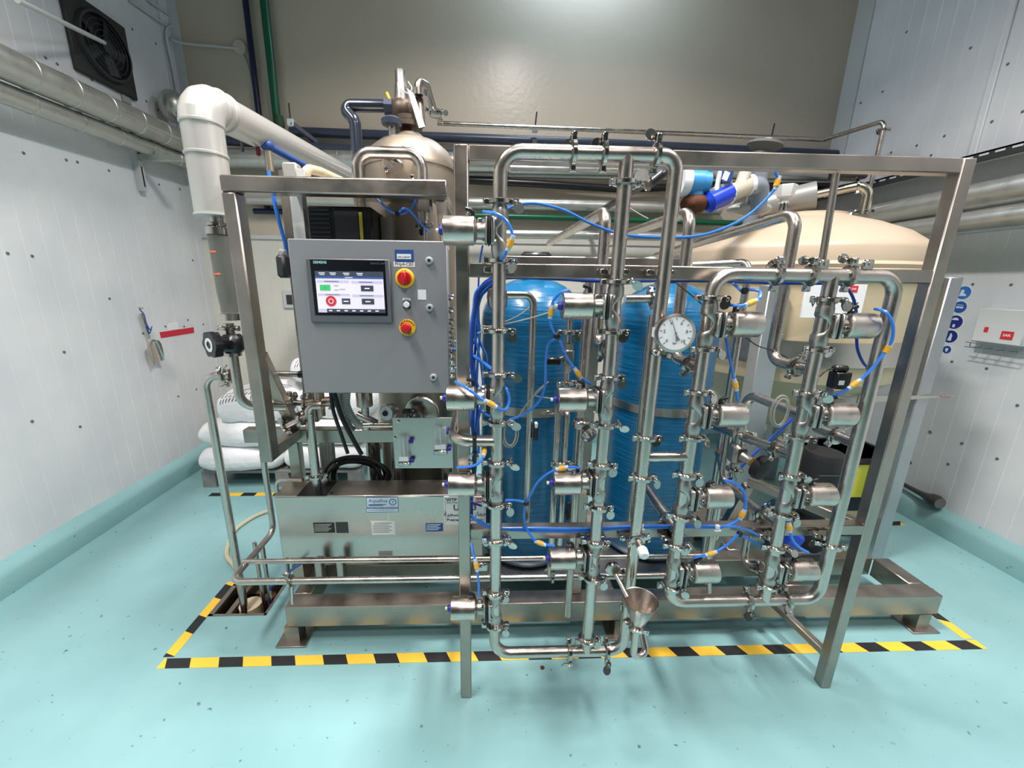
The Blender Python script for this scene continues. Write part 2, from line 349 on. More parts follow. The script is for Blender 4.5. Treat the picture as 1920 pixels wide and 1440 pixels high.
# ------------------------------------------------------------------ hazard tape on the floor
TY = mat('yellow_floor_tape', srgb(236, 190, 62), 0.5, var=0.05, vscale=20); TK = mat('black_floor_tape', srgb(34, 34, 36), 0.5, var=0.2, vscale=30)
def tape(label, a, b, w, per, blk, start, slant, lead=0.0):
    """a->b centre line on the floor; black stripe of length blk every per, beginning at start"""
    a, b = Vector(a), Vector(b); d = (b-a); Ln = d.length; d.normalize(); n = V(-d.y, d.x, 0)
    t = thing('hazard_tape', label, 'floor tape', tuple(a), 'hazard tapes around the skid')
    cuts = []; s = start
    while s-per > -blk: s -= per
    e = 0.0
    while e < Ln:
        if e < s: cuts.append((e, min(s, Ln), TY)); e = s
        else:
            f = min(s+blk, Ln); cuts.append((e, f, TK)); e = f; s += per
    for (e0, e1, mm) in cuts:
        if e1-e0 < 0.004: continue
        s0 = slant if e0 > 0.001 else 0; s1 = slant if e1 < Ln-.001 else 0
        q = [a+d*(e0+s0)+n*w/2, a+d*(e0-s0)-n*w/2, a+d*(e1-s1)-n*w/2, a+d*(e1+s1)+n*w/2]
        m = MB(); m.add([(p.x, p.y, .0002) for p in q]+[(p.x, p.y, .0014) for p in q], [(3, 2, 1, 0), (4, 5, 6, 7), (0, 1, 5, 4), (1, 2, 6, 5), (2, 3, 7, 6), (3, 0, 4, 7)])
        m.build('stripe', mm, t)
yf = (P(344, 1244, Z=0).y+P(1800, 1209, Z=0).y)/2
tape('long yellow and black hazard tape along the front of the skid', (-1.335, yf, 0), (2.235, yf, 0), 0.045, 0.2135, 0.098, 0.235, -0.012)
tape('short yellow and black hazard tape running back beside the sump pit', (-1.325, yf+.03, 0), (-1.325, 1.83, 0), 0.045, 0.2, 0.09, 0.12, 0.008)
tape('short yellow and black hazard tape at the right end of the skid', (2.21, yf+.03, 0), (2.21, 1.62, 0), 0.045, 0.2, 0.1, 0.1, 0.01)
tape('yellow and black hazard tape in front of the stacked white sacks', (-2.02, 2.73, 0), (-0.95, 2.73, 0), 0.045, 0.23, 0.10, 0.0, 0.0)
tape('yellow and black hazard tape by the right wall behind the water tank leg', (2.45, 2.285, 0), (2.83, 2.285, 0), 0.045, 0.2, 0.11, 0.26, 0.02)
# ------------------------------------------------------------------ skid base
ZS0, ZS1 = 0.085, 0.187
sk = thing('skid_base', 'long brushed steel base frame lying on plate feet under the piping', 'skid frame', (0.6, 1.49, 0))
def beam(p, x0, x1, y0, y1, z0, z1, name='beam'): return MB().bx(x0, x1, y0, y1, z0, z1, .004).build(name, FRAME, p)
beam(sk, -0.852, 2.10, 1.45, 1.53, ZS0, ZS1)
beam(sk, -0.86, 2.02, 1.71, 1.79, ZS0, ZS1)
beam(sk, -0.86, 2.02, 2.12, 2.20, ZS0, ZS1)
for x in (-0.85, 0.52, 1.42, 2.02): beam(sk, x, x+.08, 1.53, 1.71, ZS0, ZS1, 'cross_beam')
for x in (-0.85, 0.5, 1.3): beam(sk, x, x+.08, 1.79, 2.12, ZS0, ZS1, 'cross_beam')
for x in (-0.835, 0.62, 2.045):
    MB().bx(x-.03, x+.03, 1.45, 1.51, 0.008, ZS0).build('foot', FRAME, sk)
    MB().bx(x-.065, x+.065, 1.425, 1.535, 0, 0.008, .002).build('foot_plate', FRAME, sk)
for x in (-0.82, 0.55, 1.34):
    MB().bx(x-.03, x+.03, 2.13, 2.19, 0.0, ZS0).build('foot', FRAME, sk)
MB().bx(0.05, 1.12, 1.60, 2.12, ZS1, ZS1+.006).build('deck_plate', SHEET, sk)
# ------------------------------------------------------------------ manifold rack
YR = 1.21; rk = thing('manifold_rack', 'tall open steel tube rack carrying the valve manifolds', 'steel rack', (0.6, YR, 0))
XP0, XP1 = -0.066, 1.362; w = 0.04
for x in (XP0, XP1): MB().bx(x-w/2, x+w/2, YR-w/2, YR+w/2, 0, 1.905, .003).build('post', FRAME, rk)
def rail(z): MB().bx(XP0+w/2, XP1-w/2, YR-w/2, YR+w/2, z-w/2, z+w/2, .003).build('rail', FRAME, rk)
MB().bx(XP0+w/2, XP1-w/2, YR-w/2, YR+w/2, 1.865, 1.905, .003).build('top_rail', FRAME, rk)
rail(1.582); rail(0.716)
MB().bar((XP1-.005, YR+.01, 0.14), (XP1-.06, 1.46, 0.165), .03, .03).build('brace', FRAME, rk)
MB().bar((XP0, YR+.02, 0.716), (XP0, 1.62, 0.716), .036, .036).build('brace', FRAME, rk)
MB().bar((XP1-.01, YR+.02, 0.716), (XP1-.2, 1.55, 0.716), .036, .036).build('brace', FRAME, rk)
MB().bar((XP1-.2, 1.75, 0.187), (XP1-.2, 1.55, 0.70), .036, .036).build('brace', FRAME, rk)
MB().bar((0.50, 1.75, 0.19), (0.40, 1.46, 0.79), .04, .02).build('brace', FRAME, rk)
# second frame behind (carries the goosenecks)
xrr = P(1287, 470, Y=1.5).x
MB().bx(0.03, xrr, 1.50, 1.54, 1.60, 1.642, .003).build('rear_rail', FRAME, rk)
for x in (0.42,): MB().bx(x-.02, x+.02, 1.50, 1.54, 0.187, 1.60, .003).build('rear_post', FRAME, rk)
MB().bx(0.03, 0.07, 1.50, 1.54, 0.187, 1.60, .003).build('rear_post', FRAME, rk)
# slim tie rod from the top rail
MB().cyl(P(1568, 325, Y=1.2), P(1541, 492, Y=1.2), .0095, n=12).build('tie_rod', FRAME, rk)
# ------------------------------------------------------------------ clamp prototype meshes (axis Z, hinge at -x, wing nut at +x)
RP = 0.0188
def clamp_meshes(tag_, r):
    m = MB(); h = .0085
    prof = [(r+.001, -h), (r+.009, -h*.75), (r+.0125, -h*.55), (r+.0125, h*.55), (r+.009, h*.75), (r+.001, h)]
    m.lathe(prof, (0, 0, 0), Z_, n=22)
    m.box((r+.020, 0, 0), (.022, .016, .015), None, .002); m.box((-r-.017, 0, 0), (.016, .016, .015), None, .002)
    m.cyl((-r-.022, 0, -.0095), (-r-.022, 0, .0095), .0055, n=10)
    band = m.mesh('clamp_band_'+tag_, CHROME)
    k = MB(); k.cyl((r+.020, -.02, 0), (r+.020, .012, 0), .0038, n=10); k.cyl((r+.020, -.018, 0), (r+.020, -.009, 0), .0075, .0085, n=12)
    # wing: flat oval plate hanging off the nut
    pl = [(.013*math.cos(t)*1.0, -.012+.0155*math.sin(t)) for t in [2*math.pi*i/14 for i in range(14)]]
    k.prism(pl, (r+.020, -.021, -.006), X_, Z_, -.004)
    k.box((r+.020, -.02, -.004), (.008, .008, .012), None, .002)
    wing = k.mesh('wing_nut_'+tag_, CHROME); return band, wing
CL = clamp_meshes('large', RP); CLS = clamp_meshes('small', .0125)
def rotm(ax, turn=0.0):
    """frame whose z is ax, turned about it"""
    ax = ax.normalized()
    if abs(ax.z) > .9: R = Matrix.Identity(3)
    else: u = Z_.cross(ax).normalized(); R = Matrix((u, ax.cross(u), ax)).transposed()
    return R @ Matrix.Rotation(turn, 3, 'Z')
def clamp(parent, loc, ax=None, turn=0.0, cl=None, scale=None):
    cl = cl or CL; o = inst('clamp', cl[0], parent, loc, rotm(ax if ax is not None else Z_, turn), scale)
    w = subinst('wing_nut', cl[1], o); r = .0188 if cl is CL else .0125; c = Vector((r+.020, -.02, 0)); w.matrix_local = Matrix.Translation(c) @ Matrix.Rotation(random.uniform(-1.3, 1.1), 4, 'Y') @ Matrix.Rotation(random.uniform(-.5, .5), 4, 'Z') @ Matrix.Translation(-c); return o
def saddle(parent, loc):
    m = MB(); c = Vector(loc)
    for s in (-1, 1):
        m.box(c+V(s*.032, .012, 0), (.022, .03, .017), None, .003); m.cyl(c+V(s*.032, -.008, 0), c+V(s*.032, -.004, 0), .006, n=10)
    m.lathe([(RP+.001, -.008), (RP+.006, -.008), (RP+.006, .008), (RP+.001, .008)], c, Z_, n=20)
    return m.build('pipe_saddle', CHROME, parent)
# ------------------------------------------------------------------ valve prototype (pipe axis Z, actuator towards +x)
def valve_meshes():
    M = {}; m = MB(); n = 20; rings = []
    for (z, cx, rx, ry) in ((-.066, 0, .0188, .0188), (-.058, 0, .0205, .0205), (-.050, 0, .0228, .0228), (-.030, 0, .0232, .0232), (-.022, .003, .0205, .0225), (-.006, .0125, .0095, .0215), (.006, .0125, .0095, .0215), (.022, .003, .0205, .0225), (.030, 0, .0232, .0232), (.050, 0, .0228, .0228), (.058, 0, .0205, .0205), (.066, 0, .0188, .0188)):
        rings.append([V(cx+rx*math.cos(2*math.pi*i/n), ry*math.sin(2*math.pi*i/n), z) for i in range(n)])
    m.loft(rings); M['body'] = m.mesh('valve_body', CAST, 50)
    m = MB().box((.0195, 0, 0), (.0125, .066, .070), None, .004)
    for s in (-1, 1):
        for q in (-1, 1): m.cyl((.010, s*.025, q*.027), (.016, s*.025, q*.027), .006, n=8)
    M['flange'] = m.mesh('valve_flange', CAST)
    M['diaphragm'] = MB().box((.0282, 0, 0), (.005, .068, .072), None, .004).mesh('valve_diaphragm', RUBBER)
    m = MB().box((.0355, 0, 0), (.009, .066, .070), None, .006)
    m.lathe([(.024, .040), (.0225, .046), (.0215, .060), (.026, .066)], (0, 0, 0), X_, n=20)
    m.box((.052, 0, .026), (.014, .014, .014), None, .002)
    M['bonnet'] = m.mesh('valve_bonnet', CAST)
    k = 0
    for s in (-1, 1):
        for q in (-1, 1): k += 1; M['bolt%d' % k] = MB().cyl((.040, s*.025, q*.027), (.046, s*.025, q*.027), .0062, n=6).mesh('valve_bolt', CHROME)
    M['side_port'] = MB().cyl((.055, -.0225, -.005), (.055, -.0275, -.005), .0065, n=12).mesh('valve_side_port', CHROME)
    m = MB().lathe([(.024, .062), (.034, .0655), (.0375, .069), (.0375, .146), (.0368, .149), (.034, .150)], (0, 0, 0), X_, n=32)
    M['actuator'] = m.mesh('valve_actuator', VSTEEL)
    M['port_hole'] = MB().cyl((.055, -.0280, -.005), (.055, -.0285, -.005), .0042, n=10).mesh('valve_port_hole', BLACK)
    m = MB().cyl((.086, 0, .036), (.086, 0, .043), .0055, n=8); M['port_plug'] = m.mesh('valve_plug', CHROME)
    m = MB().lathe([(.010, .149), (.012, .152), (.012, .158), (.008, .163)], (0, 0, 0), X_, n=14); M['end_cap'] = m.mesh('valve_cap', BLUECAP)
    m = MB().cyl((.160, 0, 0), (.170, 0, 0), .0055, n=10); M['indicator'] = m.mesh('valve_indicator', mat('ivory_knob', srgb(226, 220, 176), .4))
    m = MB().sweep(fillet([(.072, -.004, .034), (.072, -.004, .052), (.092, -.004, .056)], .012, 5), .0055, n=10); M['elbow_fitting'] = m.mesh('valve_elbow', BLACK)
    return M
VM = valve_meshes()
def valve(label, x, z, side, elbow=True, y=1.14, turn=0.0):
    t = thing('diaphragm_valve', label, 'valve', (x, y, z), 'pneumatic diaphragm valves on the manifolds')
    t.rotation_euler = (0, 0, (0 if side > 0 else math.pi)+turn)
    for k, me in VM.items():
        if k == 'elbow_fitting' and not elbow: continue
        if k in ('end_cap', 'indicator') and side > 0: continue
        subinst('bolt' if k.startswith('bolt') else k, me, t)
    return t
YM = 1.14
def zpx(x, y, Y=YM): return P(x, y, Y=Y).z
XA, XB, XC, XD, XE, XF = 0.039, 0.368, 0.501, 0.644, 0.987, 1.182
ORD = ['topmost', 'second from the top', 'third from the top', 'lowest']
for (nm, X, side, ys) in (('leftmost riser of the left manifold', XA, -1, ((866, 433), (871, 746), (872, 908), (872, 1140))),
                          ('middle riser of the left manifold', XB, -1, ((1090, 574), (1081, 749), (1071, 905), (1061, 1046))),
                          ('left riser of the right manifold', XD, 1, ((1392, 608), (1364, 778), (1338, 931), (1318, 1071))),
                          ('middle riser of the right manifold', XE, 1, ((1608, 611), (1570, 777), (1535, 927), (1503, 1067)))):
    for i, (px, py) in enumerate(ys):
        valve('steel diaphragm valve, %s on the %s' % (ORD[i], nm), X, zpx(px, py), side)
# ------------------------------------------------------------------ left manifold loop
ZT, ZBm = 1.875, 0.27; ml = thing('pipe_manifold', 'polished steel pipe loop of the left manifold with clamped joints', 'pipe manifold', (0.27, YM, ZBm))
MB().tube([(XC-.08, YM, ZT), (XC, YM, ZT), (XC, YM, ZBm+.001), (XB+.03, YM, ZBm)], RP, n=20).build('pipe', STEEL, ml)
MB().tube([(XC-.08, YM, ZT), (XA, YM, ZT), (XA, YM, ZBm), (XB+.03, YM, ZBm)], RP, n=20).build('pipe', STEEL, ml)
MB().cyl((XB, YM, ZT), (XB, YM, ZBm), RP, n=20).build('pipe', STEEL, ml)
for y in (379, 489, 620, 702, 792, 867, 945, 1012, 1110, 1171): clamp(ml, (XA, YM, zpx(935, y)))
for y in (342, 528, 622, 707, 797, 871, 950, 1015, 1082, 1197): clamp(ml, (XB, YM, zpx(1135, y)), turn=random.uniform(-.2, .3))
for y in (820, 895): clamp(ml, (XC, YM, zpx(1210, y)), turn=.1)
for x in (1075, 1132, 1230): clamp(ml, (P(x, 287, Y=YM).x, YM, ZT), X_, turn=math.pi/2*random.choice((1, 1.15)))
for x in (1067, 1137): clamp(ml, (P(x, 1223, Y=YM).x, YM, ZBm), X_, turn=-2.0)
for (X, px) in ((XA, 935), (XB, 1155), (XC, 1248)): saddle(ml, (X, YM+.022, 1.582)); 
saddle(ml, (XA, YM+.022, zpx(927, 1027))); saddle(ml, (XC, YM+.022, .716)); saddle(ml, (XB, YM+.022, .716))
MB().cyl((XC, YM, zpx(1250, 856)), (XD, YM, zpx(1250, 856)), RP*.86, n=18).build('cross_pipe', STEEL, ml)
# ------------------------------------------------------------------ right manifold loop
ZT2, ZB2 = 1.580, 0.475; mr = thing('pipe_manifold', 'polished steel pipe loop of the right manifold below the tank', 'pipe manifold', (0.91, YM, ZB2))
MB().tube([(XE, YM, ZT2), (XD, YM, ZT2), (XD, YM, ZB2), (XE, YM, ZB2)], RP, n=20).build('pipe', STEEL, mr)
MB().tube([(XE, YM, ZT2), (XF, YM, ZT2), (XF, YM, ZB2), (XE, YM, ZB2)], RP, n=20).build('pipe', STEEL, mr)
MB().cyl((XE, YM, ZT2), (XE, YM, ZB2), RP, n=20).build('pipe', STEEL, mr)
for y in (558, 654, 735, 820, 890, 967, 1022, 1098): clamp(mr, (XD, YM, zpx(1300, y)), turn=random.uniform(-.2, .3))
for y in (561, 655, 737, 820, 892, 964, 1025, 1095): clamp(mr, (XE, YM, zpx(1500, y)), turn=random.uniform(-.2, .3))
clamp(mr, (XF, YM, zpx(1557, 1022)), turn=2.8)
for x in (1456, 1520, 1592): clamp(mr, (P(x, 515, Y=YM).x, YM, ZT2), X_, turn=math.pi/2*1.1)
for x in (1402, 1474): clamp(mr, (P(x, 1126, Y=YM).x, YM, ZB2), X_, turn=-2.0)
saddle(mr, (XD, YM+.022, .716)); saddle(mr, (XE, YM+.022, .716)); saddle(mr, (XF, YM+.022, .716))
for x in (1543, 1627):
    c = P(x, 497, Y=YM-.004); m = MB(); m.box(c+V(0, 0, .0), (.034, .010, .030), None, .004); m.cyl(c+V(.004, -.008, .003), c+V(.004, .006, .003), .006, n=10); m.box(c+V(0, 0, -.028), (.014, .010, .03), None, .002); m.build('toggle_latch', CHROME, mr)
# ------------------------------------------------------------------ goosenecks behind the risers
YG = 1.32
def goose(label, X, ztop, zend, qx, qy):
    e = P(qx, qy, X=X); t = thing('gooseneck_pipe', label, 'pipe', (X, YG, zend), 'gooseneck pipes rising behind the rack')
    MB().tube([e, (X, YG, ztop), (X, YG, zend), (X, YM+.01, zend)], RP*.95, n=18, bend=.05).build('pipe', STEEL, t)
    clamp(t, (X, (YM+YG)/2-.03, zend), Y_, turn=2.2)
    return t
goose('steel gooseneck pipe feeding the middle riser of the left manifold', XB+.008, 1.768, zpx(1130, 655, 1.2), 1030, 456)
goose('steel gooseneck pipe ending by the pressure gauge', XD, 1.772, zpx(1290, 683, 1.2), 1150, 447)
goose('steel gooseneck pipe crossing in front of the white tank dome', XE, 1.775, zpx(1490, 688, 1.2), 1230, 480)
def depth_branch(label, px, py, qx, qy, X, up=None, r=None):
    a = P(px, py, Y=YM); e = P(qx, qy, X=X); t = thing('branch_pipe', label, 'pipe', (X, YM, a.z), 'branch pipes running back from the manifolds'); r = r or RP*.95
    a = V(X, YM+.005, a.z); pts = [a, e]
    if up: pts.append(e+V(0, 0, up))
    MB().tube(pts, r, n=18).build('pipe', STEEL, t); clamp(t, a+(e-a).normalized()*.07, (e-a), turn=2.2); return t
depth_branch('steel branch pipe running back low beside the second blue tank', 1270, 1000, 1200, 895, XD)
depth_branch('steel branch pipe bending upward behind the lower middle valve', 1455, 988, 1352, 900, XE, .33, RP*.75)
depth_branch('steel branch pipe above the steel cup behind the right manifold', 1488, 856, 1335, 797, XE)
depth_branch('steel branch pipe running back from the far right riser', 1597, 832, 1532, 802, XF)
t = thing('branch_pipe', 'steel elbow pipe with manual valve behind the right manifold', 'pipe', (0.98, 1.3, .9), 'branch pipes running back from the manifolds')
pz = P(1490, 780, Y=YM).z; pb = P(1440, 790, Y=1.42)
MB().tube([(XE, YM+.01, pz), (XE-.005, 1.40, pz), (XE-.005, 1.40, pz-.34)], RP*.9, n=18).build('pipe', STEEL, t)
clamp(t, (XE-.005, 1.40, pz-.16), turn=.4)
c = V(XE-.005, 1.40, pz-.24)
MB().box(c, (.06, .06, .08), None, .012).cyl(c+V(0, -.03, 0), c+V(.02, -.07, -.01), .02, .016, n=14).build('valve_body', CAST, t)
MB().cyl(c+V(.018, -.065, -.008), c+V(.022, -.078, -.01), .018, n=14).build('brass_ring', mat('brass', srgb(196, 150, 60), .3, .9), t)
MB().lathe([(.02, 0), (.045, .008), (.05, .02), (.044, .036), (.02, .042)], c+V(.022, -.078, -.010), V(.35, -.9, -.2), n=18).build('handwheel', RUBBER, t)
clamp(t, (XE-.005, 1.40, pz-.31), turn=1.2)
# drain pipe of the lower right valve
t = thing('branch_pipe', 'slim steel drain pipe curving into the lowest valve of the right manifold', 'pipe', (0.9, 1.3, .5), 'branch pipes running back from the manifolds')
a = P(1410, 960, Y=1.30); b = P(1392, 1060, Y=1.28); c = P(1430, 1065, Y=1.2)
MB().tube([a, b, c], .0125, n=14, bend=.035).build('pipe', STEEL, t); clamp(t, P(1425, 1064, Y=1.21), (c-b), 0, CLS)
t = thing('branch_pipe', 'slim steel pipe standing behind the lowest actuator of the left riser', 'pipe', (0.75, 1.3, .5), 'branch pipes running back from the manifolds')
MB().tube([P(1345, 940, Y=1.34), P(1328, 1045, Y=1.34), P(1330, 1110, Y=1.34)], .0095, n=12, bend=.03).build('pipe', STEEL, t)
# ------------------------------------------------------------------ pipes of the left half
t = thing('branch_pipe', 'steel branch pipe hooking down in front of the first blue tank', 'pipe', (0.1, 1.28, .7), 'branch pipes running back from the manifolds')
YQ = 1.27; a = P(945, 553, Y=YQ); b = P(1001, 553, Y=YQ); c = P(992, 985, Y=YQ)
MB().tube([(XA, YQ, a.z), (b.x, YQ, a.z), (b.x, YQ, c.z)], .0115, n=16, bend=.03).build('pipe', STEEL, t)
MB().lathe([(.014, -.05), (.030, -.03), (.033, .0), (.030, .02), (.012, .03)], (XA, YQ, a.z-.005), Z_, n=20).build('reducer', CAST, t)
k = P(1004, 820, Y=YQ-.015); MB().box(k+V(0, 0, .02), (.016, .018, .06), None, .003).build('sensor', BLACK, t); MB().box(k+V(0, -.002, .045), (.010, .018, .018), None, .002).build('sensor_label', LABW, t)
# A side branch into the flow panel
t = thing('branch_pipe', 'steel branch pipe curving back from the leftmost riser past the flow panel', 'pipe', (-.05, 1.2, 1.05), 'branch pipes running back from the manifolds')
z = P(900, 827, Y=YM).z; xb = P(848, 800, Y=YM).x
MB().tube([(XA, YM, z), (xb, YM, z), (xb, 1.42, z)], RP*.93, n=18).build('pipe', STEEL, t)
MB().box((P(890, 827, Y=YM).x, YM, z), (.012, .046, .046), None, .004).cyl((P(890, 827, Y=YM).x, YM-.01, z-.03), (P(890, 827, Y=YM).x, YM-.01, z-.07), .006, n=10).build('hanger', BLACK, t)
MB().lathe([(.010, 0), (.018, 0), (.018, .006), (.010, .006)], (P(888, 857, Y=YM).x, YM-.012, P(888, 857, Y=YM).z), Y_, n=18, cap0=False, cap1=False).build('hanger_ring', CHROME, t)
# rear twin verticals with inscriptions
t = thing('instrument_pipe', 'steel instrument pipe with ball valve left of the middle riser', 'pipe', (.28, 1.3, .7))
YI = 1.30; x0 = P(1066, 640, Y=YI).x
MB().cyl((x0, YI, P(1066, 560, Y=YI).z), (x0, YI, P(1060, 740, Y=YI).z), .0095, n=14).build('pipe', STEEL, t)
clamp(t, (x0, YI, P(1066, 623, Y=YI).z), cl=CLS); clamp(t, (x0, YI, P(1066, 718, Y=YI).z), turn=.5, cl=CLS)
c = V(x0, YI-.01, P(1064, 668, Y=YI).z); m = MB().box(c, (.032, .036, .052), None, .005); m.cyl(c+V(0, 0, .026), c+V(0, 0, .045), .016, n=8); m.cyl(c-V(0, 0, .026), c-V(0, 0, .05), .014, n=8); m.cyl(c+V(-.01, 0, 0), c+V(-.03, 0, -.01), .008, n=10); m.build('valve_body', CAST, t)
MB().box(c+V(-.052, -.004, -.014), (.052, .022, .024), None, .005).build('lever', BLACK, t)
t = thing('twin_pipe', 'pair of steel standpipes between the two lower rows of the left manifold', 'pipe', (.27, 1.31, .7))
YT = 1.33
for (xp, yt, r, nb) in ((1040, 766, .0125, 1020), (1056, 775, .0115, 1020), (1085, 800, .0125, 880)):
    xx = P(xp, 900, Y=YT).x; MB().tube([(xx, YT+.03, P(xp, yt, Y=YT).z), (xx, YT, P(xp, yt, Y=YT).z), (xx, YT, P(xp, nb, Y=YT).z)], r, n=14, bend=.02).build('pipe', STEEL, t)
clamp(t, (P(1052, 868, Y=YT).x, YT, P(1052, 868, Y=YT).z), turn=.2, cl=CLS)
c = P(1090, 795, Y=1.26); m = MB().box(c, (.055, .05, .03), None, .008); m.lathe([(.020, 0), (.026, .006), (.026, .022), (.019, .03)], c+V(.012, -.02, -.02), V(.5, -.7, -.5), n=16); m.build('coupling', CHROME, t)
t = thing('standpipe', 'tall steel standpipe with inscription close behind the right riser of the left loop', 'pipe', (.5, 1.27, .6))
YS = 1.27; xx = P(1221, 620, Y=YS).x
MB().cyl((xx, YS, P(1221, 590, Y=YS).z), (xx, YS, P(1196, 1010, Y=YS).z), .0125, n=16).build('pipe', STEEL, t)
t = thing('standpipe', 'steel standpipe behind the middle riser with dark column beside it', 'pipe', (.36, 1.40, .7))
xx = P(1098, 640, Y=1.38).x; MB().cyl((xx, 1.38, P(1098, 520, Y=1.38).z), (xx, 1.38, .19), .015, n=16).build('pipe', STEEL, t)
# horizontal stub between tanks
t = thing('stub_pipe', 'short level steel pipe with clamp between the second and third risers', 'pipe', (.42, 1.3, 1.5))
a = P(1172, 560, Y=1.30); b = P(1232, 560, Y=1.30); MB().cyl(a, b, .0135, n=16).build('pipe', STEEL, t); clamp(t, P(1222, 561, Y=1.30), X_, turn=1, cl=CLS)
t = thing('sample_port', 'small steel sample port with white cap at the foot of the third riser', 'sample port', (.47, 1.2, .65))
a = P(1190, 1000, Y=1.16); b = P(1203, 1030, Y=1.09)
MB().cyl(a, b, .013, n=14).build('port_pipe', STEEL, t); clamp(t, a*.55+b*.45, (b-a), .5, CLS)
MB().lathe([(.016, 0), (.0175, .004), (.016, .026), (.012, .030)], b, (b-a), n=16).build('white_cap', TIEW, t)
# ------------------------------------------------------------------ long floor-level pipes
t = thing('floor_pipe', 'long steel pipe low along the front turning back beside the sump pit', 'pipe', (0, 1.40, .3))
YL = 1.40; z1 = P(700, 1087, Y=YL).z; xl = P(432, 1090, Y=YL).x
MB().tube([(P(1290, 1076, Y=YL).x, YL, z1), (xl, YL, z1), (xl, 1.74, z1), (xl+.0, 1.74, P(508, 850, Y=1.74).z)], .0135, n=16, bend=.045).build('pipe', STEEL, t)
clamp(t, (P(545, 1091, Y=YL).x, YL, z1), X_, turn=2.2, cl=CLS); clamp(t, (P(1035, 1080, Y=YL).x, YL, z1), X_, turn=2.2, cl=CLS); clamp(t, (P(1170, 1080, Y=YL).x, YL, z1), X_, turn=2.2, cl=CLS)
MB().cyl((P(548, 1100, Y=YL).x, YL, z1), (P(548, 1130, Y=YL).x, YL, z1-.11), .006, n=10).build('support', STEEL, t)
MB().tube([(P(1030, 1080, Y=YL).x, YL, z1), (P(1030, 1080, Y=YL).x, YL, z1+.09)], .0115, n=14).build('riser', STEEL, t)
t = thing('floor_pipe', 'slimmer steel pipe running level just under the long steel box', 'pipe', (0, 1.50, .3))
z2 = P(700, 1050, Y=1.50).z
MB().tube([(P(1330, 1042, Y=1.5).x, 1.50, z2), (P(455, 1053, Y=1.5).x, 1.50, z2)], .0105, n=14).build('pipe', STEEL, t)
for (px, py) in ((600, 1065), (640, 1065)):
    c = P(px, py, Y=1.55); MB().box(c, (.03, .04, .10), None, .004).build('bracket', FRAME, t)
c = P(905, 1062, Y=1.33); MB().box(c, (.045, .02, .035), None, .006).cyl(c+V(-.01, -.014, 0), c+V(-.01, .0, 0), .008, n=10).build('latch_clamp', CHROME, t)
# long drop pipe at the far left
t = thing('drop_pipe', 'long steel drop pipe with elbow leading down into the sump pit', 'pipe', (-1.16, 1.66, 0))
YD = 1.66; xd = -1.163; ze = P(395, 705, Y=YD).z; xe = P(440, 700, Y=YD).x
MB().tube([(xe, YD, ze), (xd, YD, ze), (xd, YD, -0.2)], .0165, n=18, bend=.05).build('pipe', STEEL, t)
clamp(t, (P(420, 705, Y=YD).x, YD, ze), X_, turn=2.4); clamp(t, (P(434, 705, Y=YD).x, YD, ze), X_, turn=-2.4)
MB().sweep([P(425, 685, Y=1.60), P(418, 690, Y=1.60), P(416, 700, Y=1.60)], .004, n=8).build('pin', CHROME, t)
for (px, r) in ((478, .0095), (492, .0095)):
    q = P(px, 1025, Y=1.70); MB().tube([(q.x, 1.70, q.z+.02), (q.x, 1.70, -.15)], r, n=12).build('side_drain', STEEL, t)
# vertical pair rising at the front-left corner of the box
t = thing('standpipe', 'thin steel standpipe left of the long steel box', 'pipe', (-.95, 1.72, 0))
q = P(517, 900, Y=1.68); MB().tube([(q.x+.12, 1.68, q.z), (q.x, 1.68, q.z), (q.x, 1.68, .02)], .0085, n=12, bend=.03).build('pipe', STEEL, t)
# ------------------------------------------------------------------ funnel
t = thing('drain_funnel', 'open steel funnel on a looped trap pipe at the foot of the left manifold', 'funnel', (.55, 1.1, .25))
YFn = 1.05; c = P(1200, 1135, Y=YFn); ztop = P(1200, 1125, Y=YFn).z; zb = P(1195, 1177, Y=YFn).z; xc = c.x
m = MB(); n = 28; prof = [(.0135, zb), (.0135, zb+.004), (.0545, ztop), (.0555, ztop+.001), (.0535, ztop), (.0120, zb+.006)]
m.lathe([(r, h-zb) for r, h in prof], (xc, YFn, zb), Z_, n=n, cap1=False); m.build('cone', STEEL, t)
clamp(t, (xc-.003, YFn, zb+.002), turn=2.5, cl=CLS)
zl = P(1195, 1232, Y=YFn).z
MB().tube([(xc-.003, YFn, zb), (xc-.003, YFn, zl), (xc+.048, YFn+.01, zl), (xc+.03, YFn+.12, zb+.03)], .0115, n=16, bend=.024).build('trap_pipe', STEEL, t)
a = P(1145, 1058, Y=1.14); b = P(1176, 1119, Y=1.062)
MB().cyl(a, b, .0075, n=12).build('inlet_pipe', STEEL, t)
MB().lathe([(.02, 0), (.024, .004), (.024, .014), (.02, .018)], a+V(0, -.012, 0), V(0, -1, 0), n=20).build('inlet_flange', CHROME, t)
MB().box(P(1166, 1140, Y=1.12), (.012, .012, .03), None, .003).build('bracket', CHROME, t)
